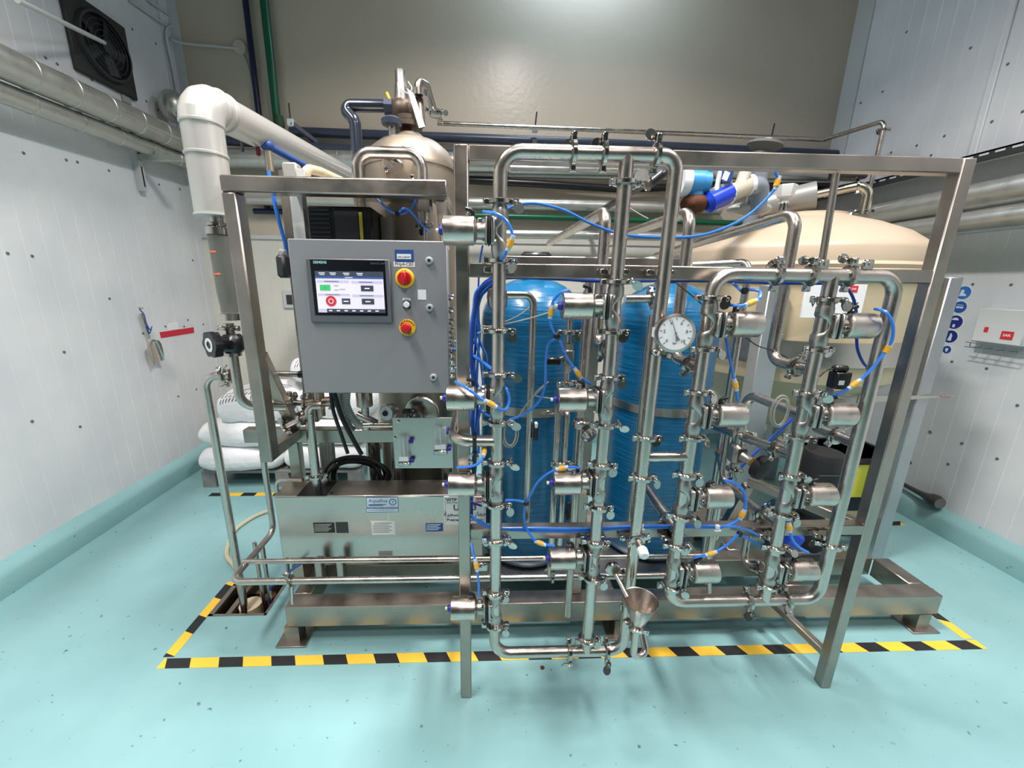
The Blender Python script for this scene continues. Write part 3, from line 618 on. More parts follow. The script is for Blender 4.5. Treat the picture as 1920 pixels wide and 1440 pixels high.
# ------------------------------------------------------------------ pressure gauge
t = thing('pressure_gauge', 'round white pressure gauge with steel case reading just above four', 'gauge', (.55, 1.08, 1.43))
cg = P(1266, 625, Y=1.07); rg = .0515; ax = (V(0, 0, EYE)-cg).normalized(); ax = V(-.12, -.97, .06).normalized(); ug = V(ax.y, -ax.x, 0).normalized()*-1; ug = Z_.cross(ax).normalized(); vg = ax.cross(ug)
MB().lathe([(rg-.012, -.045), (rg-.003, -.043), (rg-.001, -.02), (rg+.0015, -.006), (rg+.0015, .003), (rg-.005, .005), (rg-.006, .0)], cg, ax, n=44, cap1=True).build('case', STEEL, t)
dial = MB().lathe([(rg-.006, .0), (rg-.006, .001)], cg+ax*.0015, ax, n=44).build('dial', mat('dial_white', srgb(226, 228, 230), .35), t)
tk = MB()
for i in range(11):
    th = math.radians(225-27*i); d = ug*math.cos(th)+vg*math.sin(th); e = d.cross(ax)
    tk.box(cg+ax*.003+d*(rg-.0125), (.0016 if i % 2 else .002, .0006, .007), Matrix((e, ax, d)).transposed())
tk.build('scale_marks', INK, dial)
for i, s in enumerate(('0', '2', '4', '6', '8', '10')):
    th = math.radians(225-54*i); d = ug*math.cos(th)+vg*math.sin(th); text(s, .0125, cg+ax*.003+d*(rg-.0215), ug, vg, INK, dial, 'numeral', 'CENTER', .0002)
text('bar', .008, cg+ax*.003-vg*.027, ug, vg, INK, dial, 'unit', 'CENTER', .0002)
th = math.radians(225-54*2.12); d = ug*math.cos(th)+vg*math.sin(th); e = d.cross(ax)
m = MB(); m.prism([(-.0022, -.020), (.0022, -.020), (.0011, 0), (.0004, .040), (-.0004, .040), (-.0011, 0)], cg+ax*.0045, e, d, .001); m.prism([(-.006, -.021), (.006, -.021), (.002, -.006), (-.002, -.006)], cg+ax*.0046, e, d, .001); m.cyl(cg+ax*.004, cg+ax*.007, .003, n=10)
m.build('needle', INK, t)
MB().lathe([(rg-.006, .0), (rg-.006, .0012)], cg+ax*.0075, ax, n=40).build('glass', mat('gauge_glass', (1, 1, 1, 1), .03, alpha=.08), t)
k = P(1236, 660, Y=1.13); MB().box(k, (.05, .03, .02), None, .006).lathe([(.028, -.006), (.028, .006)], k+V(.01, .0, -.01), V(.3, .2, 1), n=20).build('mount_clamp', CHROME, t)
MB().box(cg-ax*.02-ug*(rg-.002), (.002, .03, .026), None).build('side_sticker', LABW, t)
# ------------------------------------------------------------------ control stand (left frame)
st = thing('control_stand', 'brushed steel tube stand with braced post holding the grey control cabinet', 'steel stand', (-.75, 1.4, 0))
YST = 1.46; yfr = YST-.03; xs = P(434, 500, Y=yfr).x; zt = P(600, 331, Y=yfr).z; zru = P(600, 363, Y=yfr).z; xr = P(838, 350, Y=yfr).x
zlo = P(497, 868, Y=yfr).z; YR2 = 1.77
MB().bx(xs, xr, yfr, YST+.03, zru, zt, .005).build('top_rail', FRAME, st)
MB().bx(xs, xs+.046, yfr, YST+.03, zlo, zru, .005).build('post', FRAME, st)
er = P(553, 815, Y=YR2-.03); xm = xs+.023
MB().bar((xm, YST+.02, zlo+.025), (er.x, YR2-.02, er.z), .046, .046).build('base_arm', FRAME, st)
MB().bar((xm, YST+.02, P(487, 668, Y=YST).z), (er.x, YR2-.02, er.z+.03), .046, .042).build('brace', FRAME, st)
zr1, zr0 = P(600, 806, Y=YR2-.03).z, P(600, 831, Y=YR2-.03).z
MB().bx(P(455, 815, Y=YR2-.03).x, P(850, 815, Y=YR2).x, YR2-.03, YR2+.02, zr0, zr1, .004).build('rear_rail', FRAME, st)
xleg = P(558, 870, Y=YR2).x
MB().bx(xleg-.025, xleg+.025, YR2-.025, YR2+.02, ZS1, zr0, .004).build('leg', FRAME, st)
MB().bx(xr-.06, xr-.012, YST+.03, 1.85, zru+.002, zt-.010, .004).build('side_rail', FRAME, st)
MB().bar((xr-.03, YST+.06, zru+.01), (xr-.03, YST+.24, zru-.14), .035, .035).build('gusset', FRAME, st)
MB().bx(P(540, 330, Y=1.6).x, xr-.02, 1.50, 1.85, zt+.001, zt+.006).build('roof_sheet', SHEET, st)
MB().bx(P(529, 400, Y=1.80).x, P(556, 400, Y=1.80).x, 1.80, 1.85, .9, P(540, 318, Y=1.8).z, .004).build('rear_post', FRAME, st)
# ------------------------------------------------------------------ control cabinet
YC = 1.36; p0 = P(538, 447, Y=YC); p1 = P(838, 447, Y=YC); zb_ = P(568, 737, Y=YC).z; cx0, cx1, cz1 = p0.x, p1.x, p0.z
cab = thing('control_cabinet', 'grey steel control cabinet with touch screen and red switches', 'control cabinet', (0.5*(cx0+cx1), YC+.1, zb_))
MB().bx(cx0+.012, cx1-.012, YC+.024, YC+.20, zb_+.01, cz1-.006, .004).build('housing', GREYC, cab)
MB().bx(cx0+.008, cx1-.004, YC+.017, YC+.025, zb_+.005, cz1-.004).build('door_seal', BLACK, cab)
MB().bx(cx0, cx1, YC, YC+.018, zb_, cz1, .003).build('door', GREYC, cab)
def fp(x, y, dy=0.0): q = P(x, y, Y=YC); q.y = YC-dy; return q
for (x, y) in ((805, 489), (806, 577), (813, 707)):
    q = fp(x, y); kk = MB().lathe([(.0125, 0), (.0125, .006), (.0105, .010), (.006, .011), (.005, .006)], q, -Y_, n=18).build('lock', mat('zinc_lock', srgb(186, 188, 190), .35, .35), cab); MB().lathe([(.0035, .0), (.0035, .008)], q-Y_*.004, -Y_, n=3).build('lock_core', BLACK, kk)
# touch screen
s0, s1 = fp(570, 484), fp(734, 606); sx0, sx1, sz1, sz0 = fp(573, 484).x, fp(731, 484).x, s0.z, fp(650, 605).z
scr = MB().bx(sx0, sx1, YC-.008, YC, sz0, sz1, .003).build('touch_screen', GREYD, cab)
w_, h_ = sx1-sx0, sz1-sz0
def sp(u, v, lift): return V(sx0+u*w_, YC-.008-lift, sz1-v*h_)
def srect(name, u0, u1, v0, v1, m, lift, parent=None, th=.0006):
    a = sp(u0, v0, 0); b = sp(u1, v1, 0); return MB().bx(a.x, b.x, YC-.008-lift-th, YC-.008-lift, b.z, a.z).build(name, m, parent or scr)
GLB = mat('screen_glass_black', (.008, .009, .012, 1), .12); SCW = mat('screen_white', srgb(214, 208, 224), .3, emit=.55); SCB = mat('screen_blue', srgb(58, 88, 148), .3, emit=.4); SCG = mat('screen_slate', srgb(66, 70, 84), .3, emit=.35); SCL = mat('screen_lilac', srgb(188, 182, 206), .3, emit=.5); SCGR = mat('screen_green', srgb(70, 180, 112), .3, emit=.5); SCR = mat('screen_red', srgb(190, 52, 62), .3, emit=.5); SCT = mat('screen_text', srgb(225, 232, 240), .3, emit=.6); SCD = mat('screen_grey_text', srgb(110, 105, 120), .3, emit=.2)
srect('glass', .06, .945, .02, .88, GLB, 0)
srect('display', .105, .915, .19, .835, SCW, .0008)
srect('display_header', .105, .915, .19, .27, SCG, .0016); srect('display_title_bar', .105, .915, .27, .302, SCB, .0016)
for u in (.15, .28, .44, .60): srect('display_text', u, u+.075, .215, .226, SCT, .0024); srect('display_text', u+.01, u+.07, .24, .250, SCT, .0024)
srect('display_text', .46, .55, .281, .290, SCT, .0024)
for (a, b, c, d) in ((.12, .50, .33, .362), (.53, .905, .335, .367), (.12, .50, .535, .565), (.53, .905, .545, .577)):
    srect('display_caption', a, b, c, d, SCL, .0016); srect('display_text', a+.09, b-.12, c+.012, d-.010, SCD, .0024)
srect('display_green_button', .15, .275, .40, .49, SCGR, .0016); srect('display_text', .21, .216, .43, .46, SCD, .0024)
srect('display_text', .32, .37, .41, .416, SCD, .0016); srect('display_text', .32, .37, .475, .481, SCD, .0016); srect('display_text', .38, .45, .465, .471, SCD, .0016)
for (a, b, c, d) in ((.64, .79, .405, .495), (.64, .79, .61, .70), (.40, .50, .61, .70)):
    srect('display_button', a, b, c, d, SCG, .0016); srect('display_text', (a+b)/2-.03, (a+b)/2+.03, (c+d)/2-.008, (c+d)/2+.008, SCT, .0024)
q = sp(.27, .655, .0016); MB().cyl(q, q-Y_*.0008, .017, n=24).build('display_power_button', SCR, scr); MB().lathe([(.0065, 0), (.0082, 0), (.0082, .0006), (.0065, .0006)], q-Y_*.001, -Y_, n=18, cap0=False, cap1=False).build('display_text', SCT, scr)
srect('display_footer', .21, .915, .775, .835, SCG, .0016); srect('display_tab', .105, .21, .775, .835, SCL, .0016)
for i in range(7): srect('display_text', .235+i*.094, .275+i*.094, .796, .812, SCT, .0024)
text('SIEMENS', .0115, sp(.095, .062, .001), X_, Z_, mat('teal_print', srgb(150, 196, 200), .4, emit=.2), scr, 'maker_name', bold=.0002); text('SIMATIC HMI', .0085, sp(.77, .068, .001), X_, Z_, mat('grey_print', srgb(96, 100, 106), .5), scr, 'model_name')
# labels
a, b = fp(740, 468), fp(776, 492); lb = MB().bx(a.x, b.x, YC-.0008, YC, b.z, a.z).build('blue_plate', INKB, cab)
a2, b2 = fp(744, 476), fp(771, 486); MB().bx(a2.x, b2.x, YC-.0016, YC-.0008, b2.z, a2.z).build('plate_window', LABW, lb); text('HMI CABINET', .0065, V(a2.x+.003, YC-.0018, (a2.z+b2.z)/2-.002), X_, Z_, INK, lb)
a, b = fp(738, 490.5), fp(778, 500.5); lb = MB().bx(a.x, b.x, YC-.0008, YC, b.z, a.z).build('name_label', LABW, cab); text('PHp4-CB5', .0140, V((a.x+b.x)/2, YC-.001, (a.z+b.z)/2), X_, Z_, INK, lb, align='CENTER')
q = fp(759.5, 522); rs = MB().lathe([(.031, 0), (.031, .004), (.027, .009), (.022, .010)], q, -Y_, n=32).build('main_switch', YEL, cab); text('O  OFF', .006, q-Y_*.0095+V(0, 0, .026), X_, Z_, INK, rs, align='CENTER')
MB().lathe([(.0225, .010), (.0225, .014), (.021, .016)], q, -Y_, n=28).box(q-Y_*.022, (.014, .016, .043), None, .004).build('switch_handle', RED, rs)
q = fp(763, 571); MB().box(q-Y_*.003, (.024, .006, .026), None, .002).build('reset_button', BLACK, cab); MB().lathe([(.010, .004), (.0105, .010), (.008, .0125)], q, -Y_, n=18).build('button_cap', TIEW, cab)
a, b = fp(755, 559), fp(770, 565); lb = MB().bx(a.x, b.x, YC-.0008, YC, b.z, a.z).build('button_label', LABW, cab); text('RESET', .007, V((a.x+b.x)/2, YC-.001, (a.z+b.z)/2), X_, Z_, INK, lb, align='CENTER')
q = fp(764, 614); es = MB().lathe([(.0275, 0), (.0275, .003), (.024, .004)], q, -Y_, n=32).build('emergency_stop', YEL, cab)
def arc_text(s, c, r, a0, a1, size, m, parent):
    n = len(s)
    for i, ch in enumerate(s):
        th = math.radians(a0+(a1-a0)*i/(n-1)); d = V(math.cos(th), 0, math.sin(th)); up = d if a0 > a1 else -d; ux = V(up.z, 0, -up.x)
        text(ch, size, c+d*r, ux, up, m, parent, 'letter', 'CENTER', .0002)
arc_text('EMERGENCY', q-Y_*.0045, .0225, 160, 20, .0085, INK, es); arc_text('STOP', q-Y_*.0045, .0225, 240, 300, .0085, INK, es)
MB().lathe([(.010, .002), (.010, .014), (.0175, .018), (.018, .026), (.014, .032), (.004, .034)], q, -Y_, n=26).build('stop_knob', RED, es)
a, b = fp(783, 543), fp(804, 562); MB().bx(a.x, b.x-.008, YC-.0008, YC, b.z, a.z).build('sticker', LABW, cab)
# side of the cabinet: row of air fittings
xx = cx1-.012
for i, y in enumerate((560, 584, 606, 622, 640, 655, 668, 680, 692, 705)):
    z = P(845, y, Y=YC+.08).z; MB().cyl((xx, YC+.08, z), (xx+.022, YC+.08, z), .006, n=8).cyl((xx+.010, YC+.08, z), (xx+.016, YC+.08, z), .009, n=6).build('air_fitting', CHROME, cab); MB().cyl((xx, YC+.12, z+.01), (xx+.022, YC+.12, z+.01), .005, n=8).build('air_fitting', CHROME, cab)
q = P(533, 500, Y=1.46); MB().box(q, (.03, .06, .075), None, .008).build('cable_plug', DARK, cab); MB().box(q+V(0, 0, .045), (.02, .03, .025), None, .005).build('plug_latch', CONDUIT, cab)
# black drive unit behind
t = thing('variable_speed_drive', 'black finned drive unit standing behind the top of the grey cabinet', 'drive unit', (-.5, 1.62, 1.5))
v0, v1 = P(573, 385, Y=1.60), P(700, 440, Y=1.60)
MB().bx(v0.x, v1.x, 1.60, 1.78, 1.60, v0.z, .008).build('housing', BLACK, t)
for i in range(11): z = v0.z-.012-i*.0155; MB().bx(v0.x+.012, v0.x+.085, 1.592, 1.60, z-.006, z).build('fin', DARK, t)
MB().bx(v0.x+.10, v1.x-.05, 1.594, 1.60, 1.64, v0.z-.015, .002).build('cover', DARK, t); MB().bx(v1.x-.047, v1.x-.036, 1.592, 1.60, 1.64, v0.z-.02).build('yellow_strip', mat('olive_label', srgb(190, 186, 70), .5), t)
MB().bx(P(551, 400, Y=1.66).x, P(573, 400, Y=1.66).x, 1.64, 1.68, 1.45, P(560, 372, Y=1.66).z+.01).build('side_plate', PALE, t)
MB().bx(v1.x+.005, v1.x+.05, 1.70, 1.74, 1.55, v0.z-.02).build('side_shield', SHEET, t)
# ------------------------------------------------------------------ UV unit
YU = 1.60; ux0, ux1, uz0, uz1, uy1 = -.915, -.005, .317, .627, 1.735
uv = thing('ultraviolet_unit', 'long low steel box with blue maker label under the control cabinet', 'steel box', (-.46, 1.67, uz0))
MB().bx(ux0, ux1, YU, uy1, uz0, uz1, .004).build('housing', SHEET, uv)
MB().bx(ux0-.004, ux1+.004, YU-.002, uy1+.004, uz1, uz1+.006, .002).build('lid', SHEET, uv)
a, b = P(580, 903, Z=uz1+.006), P(612, 930, Z=uz1+.006)
MB().bx(a.x, b.x, b.y, a.y, uz1+.0055, uz1+.0068).build('lid_opening', BLACK, uv)
MB().cyl(P(622, 924, Z=uz1+.0065), P(622, 924, Z=uz1+.0065)+Z_*.001, .008, n=16).build('lid_hole', BLACK, uv)
for sx in (ux0+.03, ux1-.1): MB().bx(sx, sx+.05, YU+.01, uy1-.01, ZS1, uz0).build('support', FRAME, uv)
def up(x, y, l=.0): q = P(x, y, Y=YU); q.y = YU-l; return q
def plate(name, x0, y0, x1, y1, m, parent=uv, l=0.0, th=.0008):
    a, b = up(x0, y0), up(x1, y1); return MB().bx(a.x, b.x, YU-l-th, YU-l, b.z, a.z).build(name, m, parent)
PALEB = mat('pale_blue_label', srgb(206, 220, 232), .4)
lb = plate('maker_label_border', 686.5, 932, 747.5, 951, INKB); plate('maker_label', 687.5, 933, 746.5, 950, PALEB, lb, .0008)
text('Aquafine', .0235, up(691, 939, .0018), X_, Z_, INKB, lb); plate('maker_label_line', 691, 945, 724, 946, INKB, lb, .0016); plate('maker_label_line', 691, 947.2, 718, 948, INKB, lb, .0016)
q = up(736.5, 941, .0016); MB().lathe([(.0125, 0), (.016, 0), (.016, .0006), (.0125, .0006)], q, -Y_, n=24, cap0=False, cap1=False).build('maker_ring', INKB, lb); text('i', .018, up(736.5, 941, .0018), X_, Z_, INKB, lb, align='CENTER', bold=.0005)
lb = plate('maker_label_border', 686.5, 953, 747.5, 960, INKB); plate('maker_label', 687.5, 954, 746.5, 959, PALEB, lb, .0008); text('ADVANCED WATER TREATMENT SYSTEMS', .0062, up(690, 956.5, .0018), X_, Z_, INKB, lb)
lb = plate('black_label', 587, 980, 628.5, 998.5, INK)
for i in range(6): plate('label_line', 589.5, 982.5+i*2.5, 622-3*(i % 3), 983.5+i*2.5, CONDUIT, lb, .0008)
plate('black_window', 629, 979, 654, 999, DARK)
lb = plate('white_label', 696, 977, 741, 1002, LABW)
for i in range(6): plate('label_line', 699+(3 if i == 0 else 0), 980+i*3.4, 735-5*(i % 2), 981.1+i*3.4, CONDUIT, lb, .0008)
lb = plate('blue_label', 798, 981, 831, 996, INKB)
for i in range(4): plate('label_line', 800, 983.3+i*3, 826-4*(i % 2), 984.2+i*3, PALEB, lb, .0008)
lb = plate('grey_label', 709, 1032, 737, 1043, CONDUIT); 
for i in range(3): plate('label_line', 711, 1034+i*2.8, 735, 1035+i*2.8, GREYD, lb, .0008)
# sign on the box end
t = thing('equipment_sign', 'white printed sign with red logo behind the left rack post', 'sign', tuple(up(870, 980)))
YSg = YU-.004; s0, s1 = P(832, 931, Y=YSg), P(911, 984, Y=YSg)
MB().bx(s0.x, s1.x, YSg-.003, YU-.0005, s1.z, s0.z, .001).build('board', LABW, t)
def sg(u, v): return V(s0.x+u*(s1.x-s0.x), YSg-.0035, s0.z+v*(s1.z-s0.z))
fr = MB()
for (a, b, c, d) in ((.03, .97, .03, .04), (.03, .97, .96, .97), (.03, .04, .03, .97), (.96, .97, .03, .97)): A, B = sg(a, c), sg(b, d); fr.bx(A.x, B.x, YSg-.0036, YSg-.003, B.z, A.z)
fr.build('board_border', CONDUIT, t)
text('WTP', .021, sg(.06, .11), X_, Z_, INK, t, bold=.0003); text('Water Treatment Plant', .0085, sg(.06, .20), X_, Z_, INK, t)
A, B = sg(.76, .05), sg(.93, .21); lg = MB().bx(A.x, B.x, YSg-.0038, YSg-.003, B.z, A.z, .0003).build('logo', REDL, t); text('SAK', .017, sg(.845, .13)-Y_*.0006, X_, Z_, LABW, lg, align='CENTER', bold=.0003)
text('UV-03', .040, sg(.5, .38), X_, Z_, INK, t, align='CENTER', bold=.0006)
text('\uFE94\uFEF4\uFEA0\uFEB4\uFED4\uFEE8\uFE92\uFEDF\uFE8D \u0020\uFEAF\uFE8E\uFEEC\uFE9F', .030, sg(.5, .60), X_, Z_, INK, t, align='CENTER', bold=.0003)
text('Pretreated Radiation', .0195, sg(.5, .80), X_, Z_, INK, t, align='CENTER', bold=.0003)
# UV inlet pipe
t = thing('inlet_pipe', 'curved steel inlet pipe clamped into the top of the long steel box', 'pipe', (-.8, 1.66, uz1))
q = P(592, 890, Y=1.665); zz = P(605, 760, Y=1.665).z
MB().tube([(q.x+.06, 1.665, zz), (q.x, 1.665, zz), (q.x, 1.665, uz1+.002)], .0195, n=18, bend=.05).build('pipe', STEEL, t); clamp(t, (q.x, 1.665, P(592, 893, Y=1.665).z), turn=.3)
t = thing('tee_pipe', 'heat tinted steel tee with wing nut below the cabinet corner', 'pipe', (-.8, 1.7, 1.1))
a, b = P(572, 757, Y=1.70), P(625, 752, Y=1.70); MB().cyl(a, b, .022, n=18).cyl((a+b)/2, (a+b)/2-V(0, 0, .06), .022, n=18).cyl((a+b)/2, (a+b)/2+V(0, 0, .07), .024, n=18).build('pipe', COPPERT, t); clamp(t, a, X_, turn=1.3); clamp(t, b, X_, turn=.6)
t = thing('sensor_fitting', 'small steel clamp fitting beside the stand brace', 'pipe fitting', tuple(P(560, 780, Y=1.66)))
a, b = P(535, 800, Y=1.66), P(585, 775, Y=1.66); MB().cyl(a, b, .013, n=14).build('pipe', STEEL, t); clamp(t, a*.4+b*.6, (b-a), .4); clamp(t, a, (b-a), 1.4, CLS)
t = thing('pipe_fitting', 'cluster of clamped steel fittings left of the tee below the cabinet', 'pipe fitting', tuple(P(545, 750, Y=1.72)))
a, b = P(525, 752, Y=1.72), P(572, 757, Y=1.72); MB().cyl(a, b, .012, n=14).cyl(P(540, 735, Y=1.72), P(545, 775, Y=1.72), .016, n=14).build('pipe', CHROME, t); clamp(t, (a+b)/2, X_, .8); clamp(t, a, X_, 2.0, CLS)
# flow meter panel
YP = 1.50; f0, f1 = P(735, 783, Y=YP), P(850, 878, Y=YP)
fpn = thing('flow_meter_board', 'small steel plate carrying two clear flow meters above the long steel box', 'panel', ((f0.x+f1.x)/2, YP, f1.z))
MB().bx(f0.x, f1.x, YP, YP+.004, f1.z, f0.z, .0015).build('plate', SHEET, fpn)
for (x, y) in ((740.5, 820.5), (747, 790)): q = P(x, y, Y=YP); MB().lathe([(.006, 0), (.006, .003), (.003, .005)], q, -Y_, n=10).build('screw', CHROME, fpn)
for lab, (x0, y0, x1, y1) in (('clear acrylic flow meter with blue knobs, left one on the steel plate', (747, 817, 769, 872)), ('clear acrylic flow meter partly behind the curved branch pipe', (814, 800, 838, 850))):
    a, b = P(x0, y0, Y=YP-.01), P(x1, y1, Y=YP-.01); t = thing('flow_meter', lab, 'flow meter', ((a.x+b.x)/2, YP-.02, b.z), 'flow meters on the steel plate')
    MB().bx(a.x, b.x, YP-.028, YP-.002, b.z+.02, a.z, .003).build('body', ACRYL, t); cxm = (a.x+b.x)/2
    MB().cyl((cxm, YP-.016, b.z+.03), (cxm, YP-.016, a.z-.006), .004, n=10).build('tube', CLEAR, t)
    MB().bx(a.x+.002, b.x-.002, YP-.030, YP-.028, b.z+.026, b.z+.044).build('label', LABW, t)
    MB().bx(a.x-.004, b.x+.004, YP-.028, YP-.002, b.z, b.z+.018, .004).build('valve_block', CHROME, t)
    for zz in (b.z+.022, a.z-.022): MB().lathe([(.007, 0), (.009, .004), (.009, .014), (.005, .018)], (b.x, YP-.014, zz), X_, n=12).build('knob', BLUECAP, t)
# cables below the cabinet
for i, (pts, r, lab) in enumerate((([(620, 735), (625, 770), (640, 815), (652, 850)], .0075, 'black cable with white marks dropping from the cabinet'), ([(626, 735), (640, 780), (660, 820), (678, 852)], .0095, 'thick black cable dropping from the cabinet to the coil'))):
    tag(MB().hose([P(x, y, Y=1.50) for x, y in pts], r).build('power_cable', RUBBER), lab, 'cable')
t = thing('cable_coil', 'coil of thick black cables hanging behind the long steel box', 'cable coil', tuple(P(665, 905, Y=1.70)))
for i in range(7):
    c = P(668+random.uniform(-6, 6), 896+random.uniform(-6, 6), Y=1.80+.014*(i-1)); ra = .145+random.uniform(-.03, .02); rb = .105+random.uniform(-.02, .012); tl = random.uniform(-.15, .15)
    pts = [c+V(ra*math.cos(2*math.pi*k/16), tl*ra*math.cos(2*math.pi*k/16)+random.uniform(-.004, .004), rb*math.sin(2*math.pi*k/16)) for k in range(17)]; pts[-1] = pts[0]
    MB().sweep(spline(pts, 4), .0075, n=8).build('cable_turn', RUBBER, t)
m = MB(); pts = spline([P(x, y, Y=1.53) for x, y in ((650, 736), (650, 760), (662, 785), (678, 802))], 14); m.sweep(pts, [.0155 if k % 2 else .0135 for k in range(len(pts))], n=12)
tag(m.build('flexible_conduit', CONDUIT), 'ribbed grey flexible conduit curving down from the cabinet bottom', 'conduit')
m = MB(); pts = spline([P(x, y, Y=1.56) for x, y in ((636, 738), (643, 775), (655, 800), (664, 808))], 14); m.sweep(pts, [.0155 if k % 2 else .0135 for k in range(len(pts))], n=12)
tag(m.build('flexible_conduit', CONDUIT), 'second ribbed grey conduit tucked behind the first one', 'conduit')
# things seen in the gap under the cabinet
t = thing('gap_pipe', 'level steel pipe running behind the flexible conduits', 'pipe', tuple(P(710, 797, Y=1.72)))
MB().cyl(P(672, 797, Y=1.72), P(800, 797, Y=1.72), .0115, n=14).build('pipe', STEEL, t)
t = thing('round_valve', 'round steel valve with white ring face behind the flow plate', 'valve', tuple(P(725, 772, Y=1.68)))
q = P(726, 773, Y=1.66); MB().lathe([(.02, .05), (.034, .04), (.036, .0), (.033, -.01)], q, V(.35, 1, -.15), n=26).build('body', STEEL, t); MB().lathe([(.030, 0), (.030, .004), (.012, .004)], q-V(.0, .012, 0), V(-.35, -1, .15), n=24).build('face', TIEW, t); MB().lathe([(.012, 0), (.011, .007)], q-V(.004, .016, 0), V(-.35, -1, .15), n=16).build('hub', BLACK, t)
t = thing('filter_housing', 'upright steel filter cup hanging behind the cabinet bottom', 'filter', tuple(P(684, 760, Y=1.75)))
a = P(684, 762, Y=1.75); MB().lathe([(.030, 0), (.036, .004), (.036, .10), (.030, .11)], a, Z_, n=24).build('cup', STEEL, t); MB().cyl(a, a-V(0, 0, .11), .017, n=16).build('outlet', STEEL, t); MB().cyl(a-V(.035, 0, .04), a-V(-.05, .02, .075), .02, n=16).build('side_arm', CHROME, t)
t = thing('blind_flange', 'large round steel cover plate with clamps right of the filter cup', 'flange', tuple(P(795, 770, Y=1.82)))
q = P(790, 775, Y=1.80); MB().lathe([(.075, 0), (.08, .006), (.08, .02), (.075, .026)], q, V(.1, 1, 0), n=36).build('cover', STEEL, t); clamp(t, q+V(-.02, -.04, .0), Y_, .5); clamp(t, q+V(-.03, -.05, -.05), Y_, 1.7); MB().box(q+V(-.045, -.06, .03), (.065, .03, .022), None, .008).build('handle', BLACK, t)
t = thing('gap_column', 'thick steel pipe column standing behind the cable coil', 'pipe', tuple(P(700, 860, Y=1.95)))
for px, r in ((700, .035), (738, .022)): q = P(px, 850, Y=1.95); MB().cyl((q.x, 1.95, .19), (q.x, 1.95, q.z+.14), r, n=20).build('pipe', STEEL, t)
t = thing('gap_column', 'grey steel columns just below the flow plate', 'pipe', tuple(P(790, 890, Y=1.80)))
for px in (748, 838): q = P(px, 890, Y=1.82); MB().cyl((q.x, 1.82, .30), (q.x, 1.82, q.z+.2), .03, n=18).build('pipe', SHEET, t)
t = thing('hose_bundle', 'pleated grey hose bundle beside the stand leg', 'hose', tuple(P(615, 850, Y=1.85)))
for i in range(4): q = P(604+i*6, 840, Y=1.85); MB().tube([(q.x, 1.85, q.z+.05), (q.x, 1.85, ZS1)], .014, n=12).build('hose', CONDUIT, t)
# handle bar of the door frame behind cabinet
t = thing('grab_rail', 'short steel grab rail with black end left of the cabinet', 'rail', tuple(P(540, 703, Y=1.62)))
a, b = P(505, 700, Y=1.62), P(566, 702, Y=1.62); MB().cyl(a, b, .0115, n=14).build('rail', STEEL, t); MB().cyl(b-X_*.012, b+X_*.006, .0145, n=14).build('end_grip', BLACK, t)
t = thing('inverted_u_pipe', 'polished steel inverted U pipe above the control stand', 'pipe', tuple(P(730, 335, Y=1.70)))
a, b, c, d = P(672, 340, Y=1.70), P(672, 285, Y=1.70), P(792, 285, Y=1.70), P(792, 345, Y=1.70); MB().tube([a-V(0, 0, .1), V(a.x, a.y, b.z), V(d.x, d.y, b.z), d-V(0, 0, .16)], .0215, n=20, bend=.055).build('pipe', STEEL, t)
t = thing('sample_valve', 'small square steel valve hanging under the inverted U pipe', 'valve', tuple(P(796, 385, Y=1.68)))
q = P(796, 385, Y=1.68); MB().box(q, (.058, .04, .052), None, .008).cyl(q, q-V(0, 0, .055), .017, n=14).build('body', CAST, t); clamp(t, q-V(0, 0, .075), cl=CLS, turn=2.6); MB().cyl(q-V(0, 0, .05), q-V(0, 0, .15), .009, n=12).build('pipe', STEEL, t)
# ------------------------------------------------------------------ white clad pipe and sight glass on the left
YW = 1.55; xw = P(383, 260, Y=YW).x; ztw = P(385, 195, Y=YW).z; zbw = P(400, 404, Y=YW).z; rw = .062
t = thing('insulated_pipe', 'thick white clad pipe rising at the left and turning back to the wall', 'insulated pipe', (xw, YW, zbw))
e = P(640, 325, X=xw+.02)
MB().cyl((xw, YW, zbw), (xw, YW, ztw-.055), rw, n=32).build('upright', WHITEP, t)
MB().cyl((xw, YW+.075, ztw+.012), (xw+.02, 3.6, e.z+.06), rw, n=32).build('level_run', WHITEP, t)
m = MB(); rings = []; cc = V(xw, YW+.075, ztw-.063)
for k in range(6):
    th = math.pi/2*k/5; cpt = cc+V(0, -.075*math.cos(th), .075*math.sin(th)); tn = V(0, math.sin(th), math.cos(th)); u = X_; v = tn.cross(u); rings.append(m.ring(cpt, u, v, rw+.003, 32))
m.loft(rings); m.build('elbow', WHITEP, t, sharp=15)
for zz in (ztw-.06, ztw-.155): MB().lathe([(rw+.001, -.005), (rw+.004, -.003), (rw+.004, .003), (rw+.001, .005)], (xw, YW, zz), Z_, n=32).build('joint_bead', WHITEP, t)
for yy in (YW+.075, YW+.12, 2.5): MB().lathe([(rw+.001, -.005), (rw+.004, -.003), (rw+.004, .003), (rw+.001, .005)], (xw+.005, yy, ztw+.012+(yy-YW-.075)*(e.z+.06-ztw-.012)/(3.6-YW)), Y_, n=32).build('joint_bead', WHITEP, t)
MB().lathe([(rw+.003, 0), (rw+.003, .006)], (xw, YW, zbw-.003), Z_, n=32).build('end_plate', PALE, t)
t = thing('sight_glass', 'grey glass sight tube with red float markers beside the stand post', 'sight glass', (xw, YW, P(430, 595, Y=YW).z))
z0, z1 = P(428, 600, Y=YW).z, P(405, 440, Y=YW).z; zc0 = P(428, 586, Y=YW).z
MB().cyl((xw, YW, zbw-.002), (xw, YW, z1+.012), .022, n=20).build('neck', STEEL, t); clamp(t, (xw, YW, zbw-.03), turn=2.4)
MB().cyl((xw, YW, z1), (xw, YW, z1+.022), .039, n=28).build('top_collar', STEEL, t)
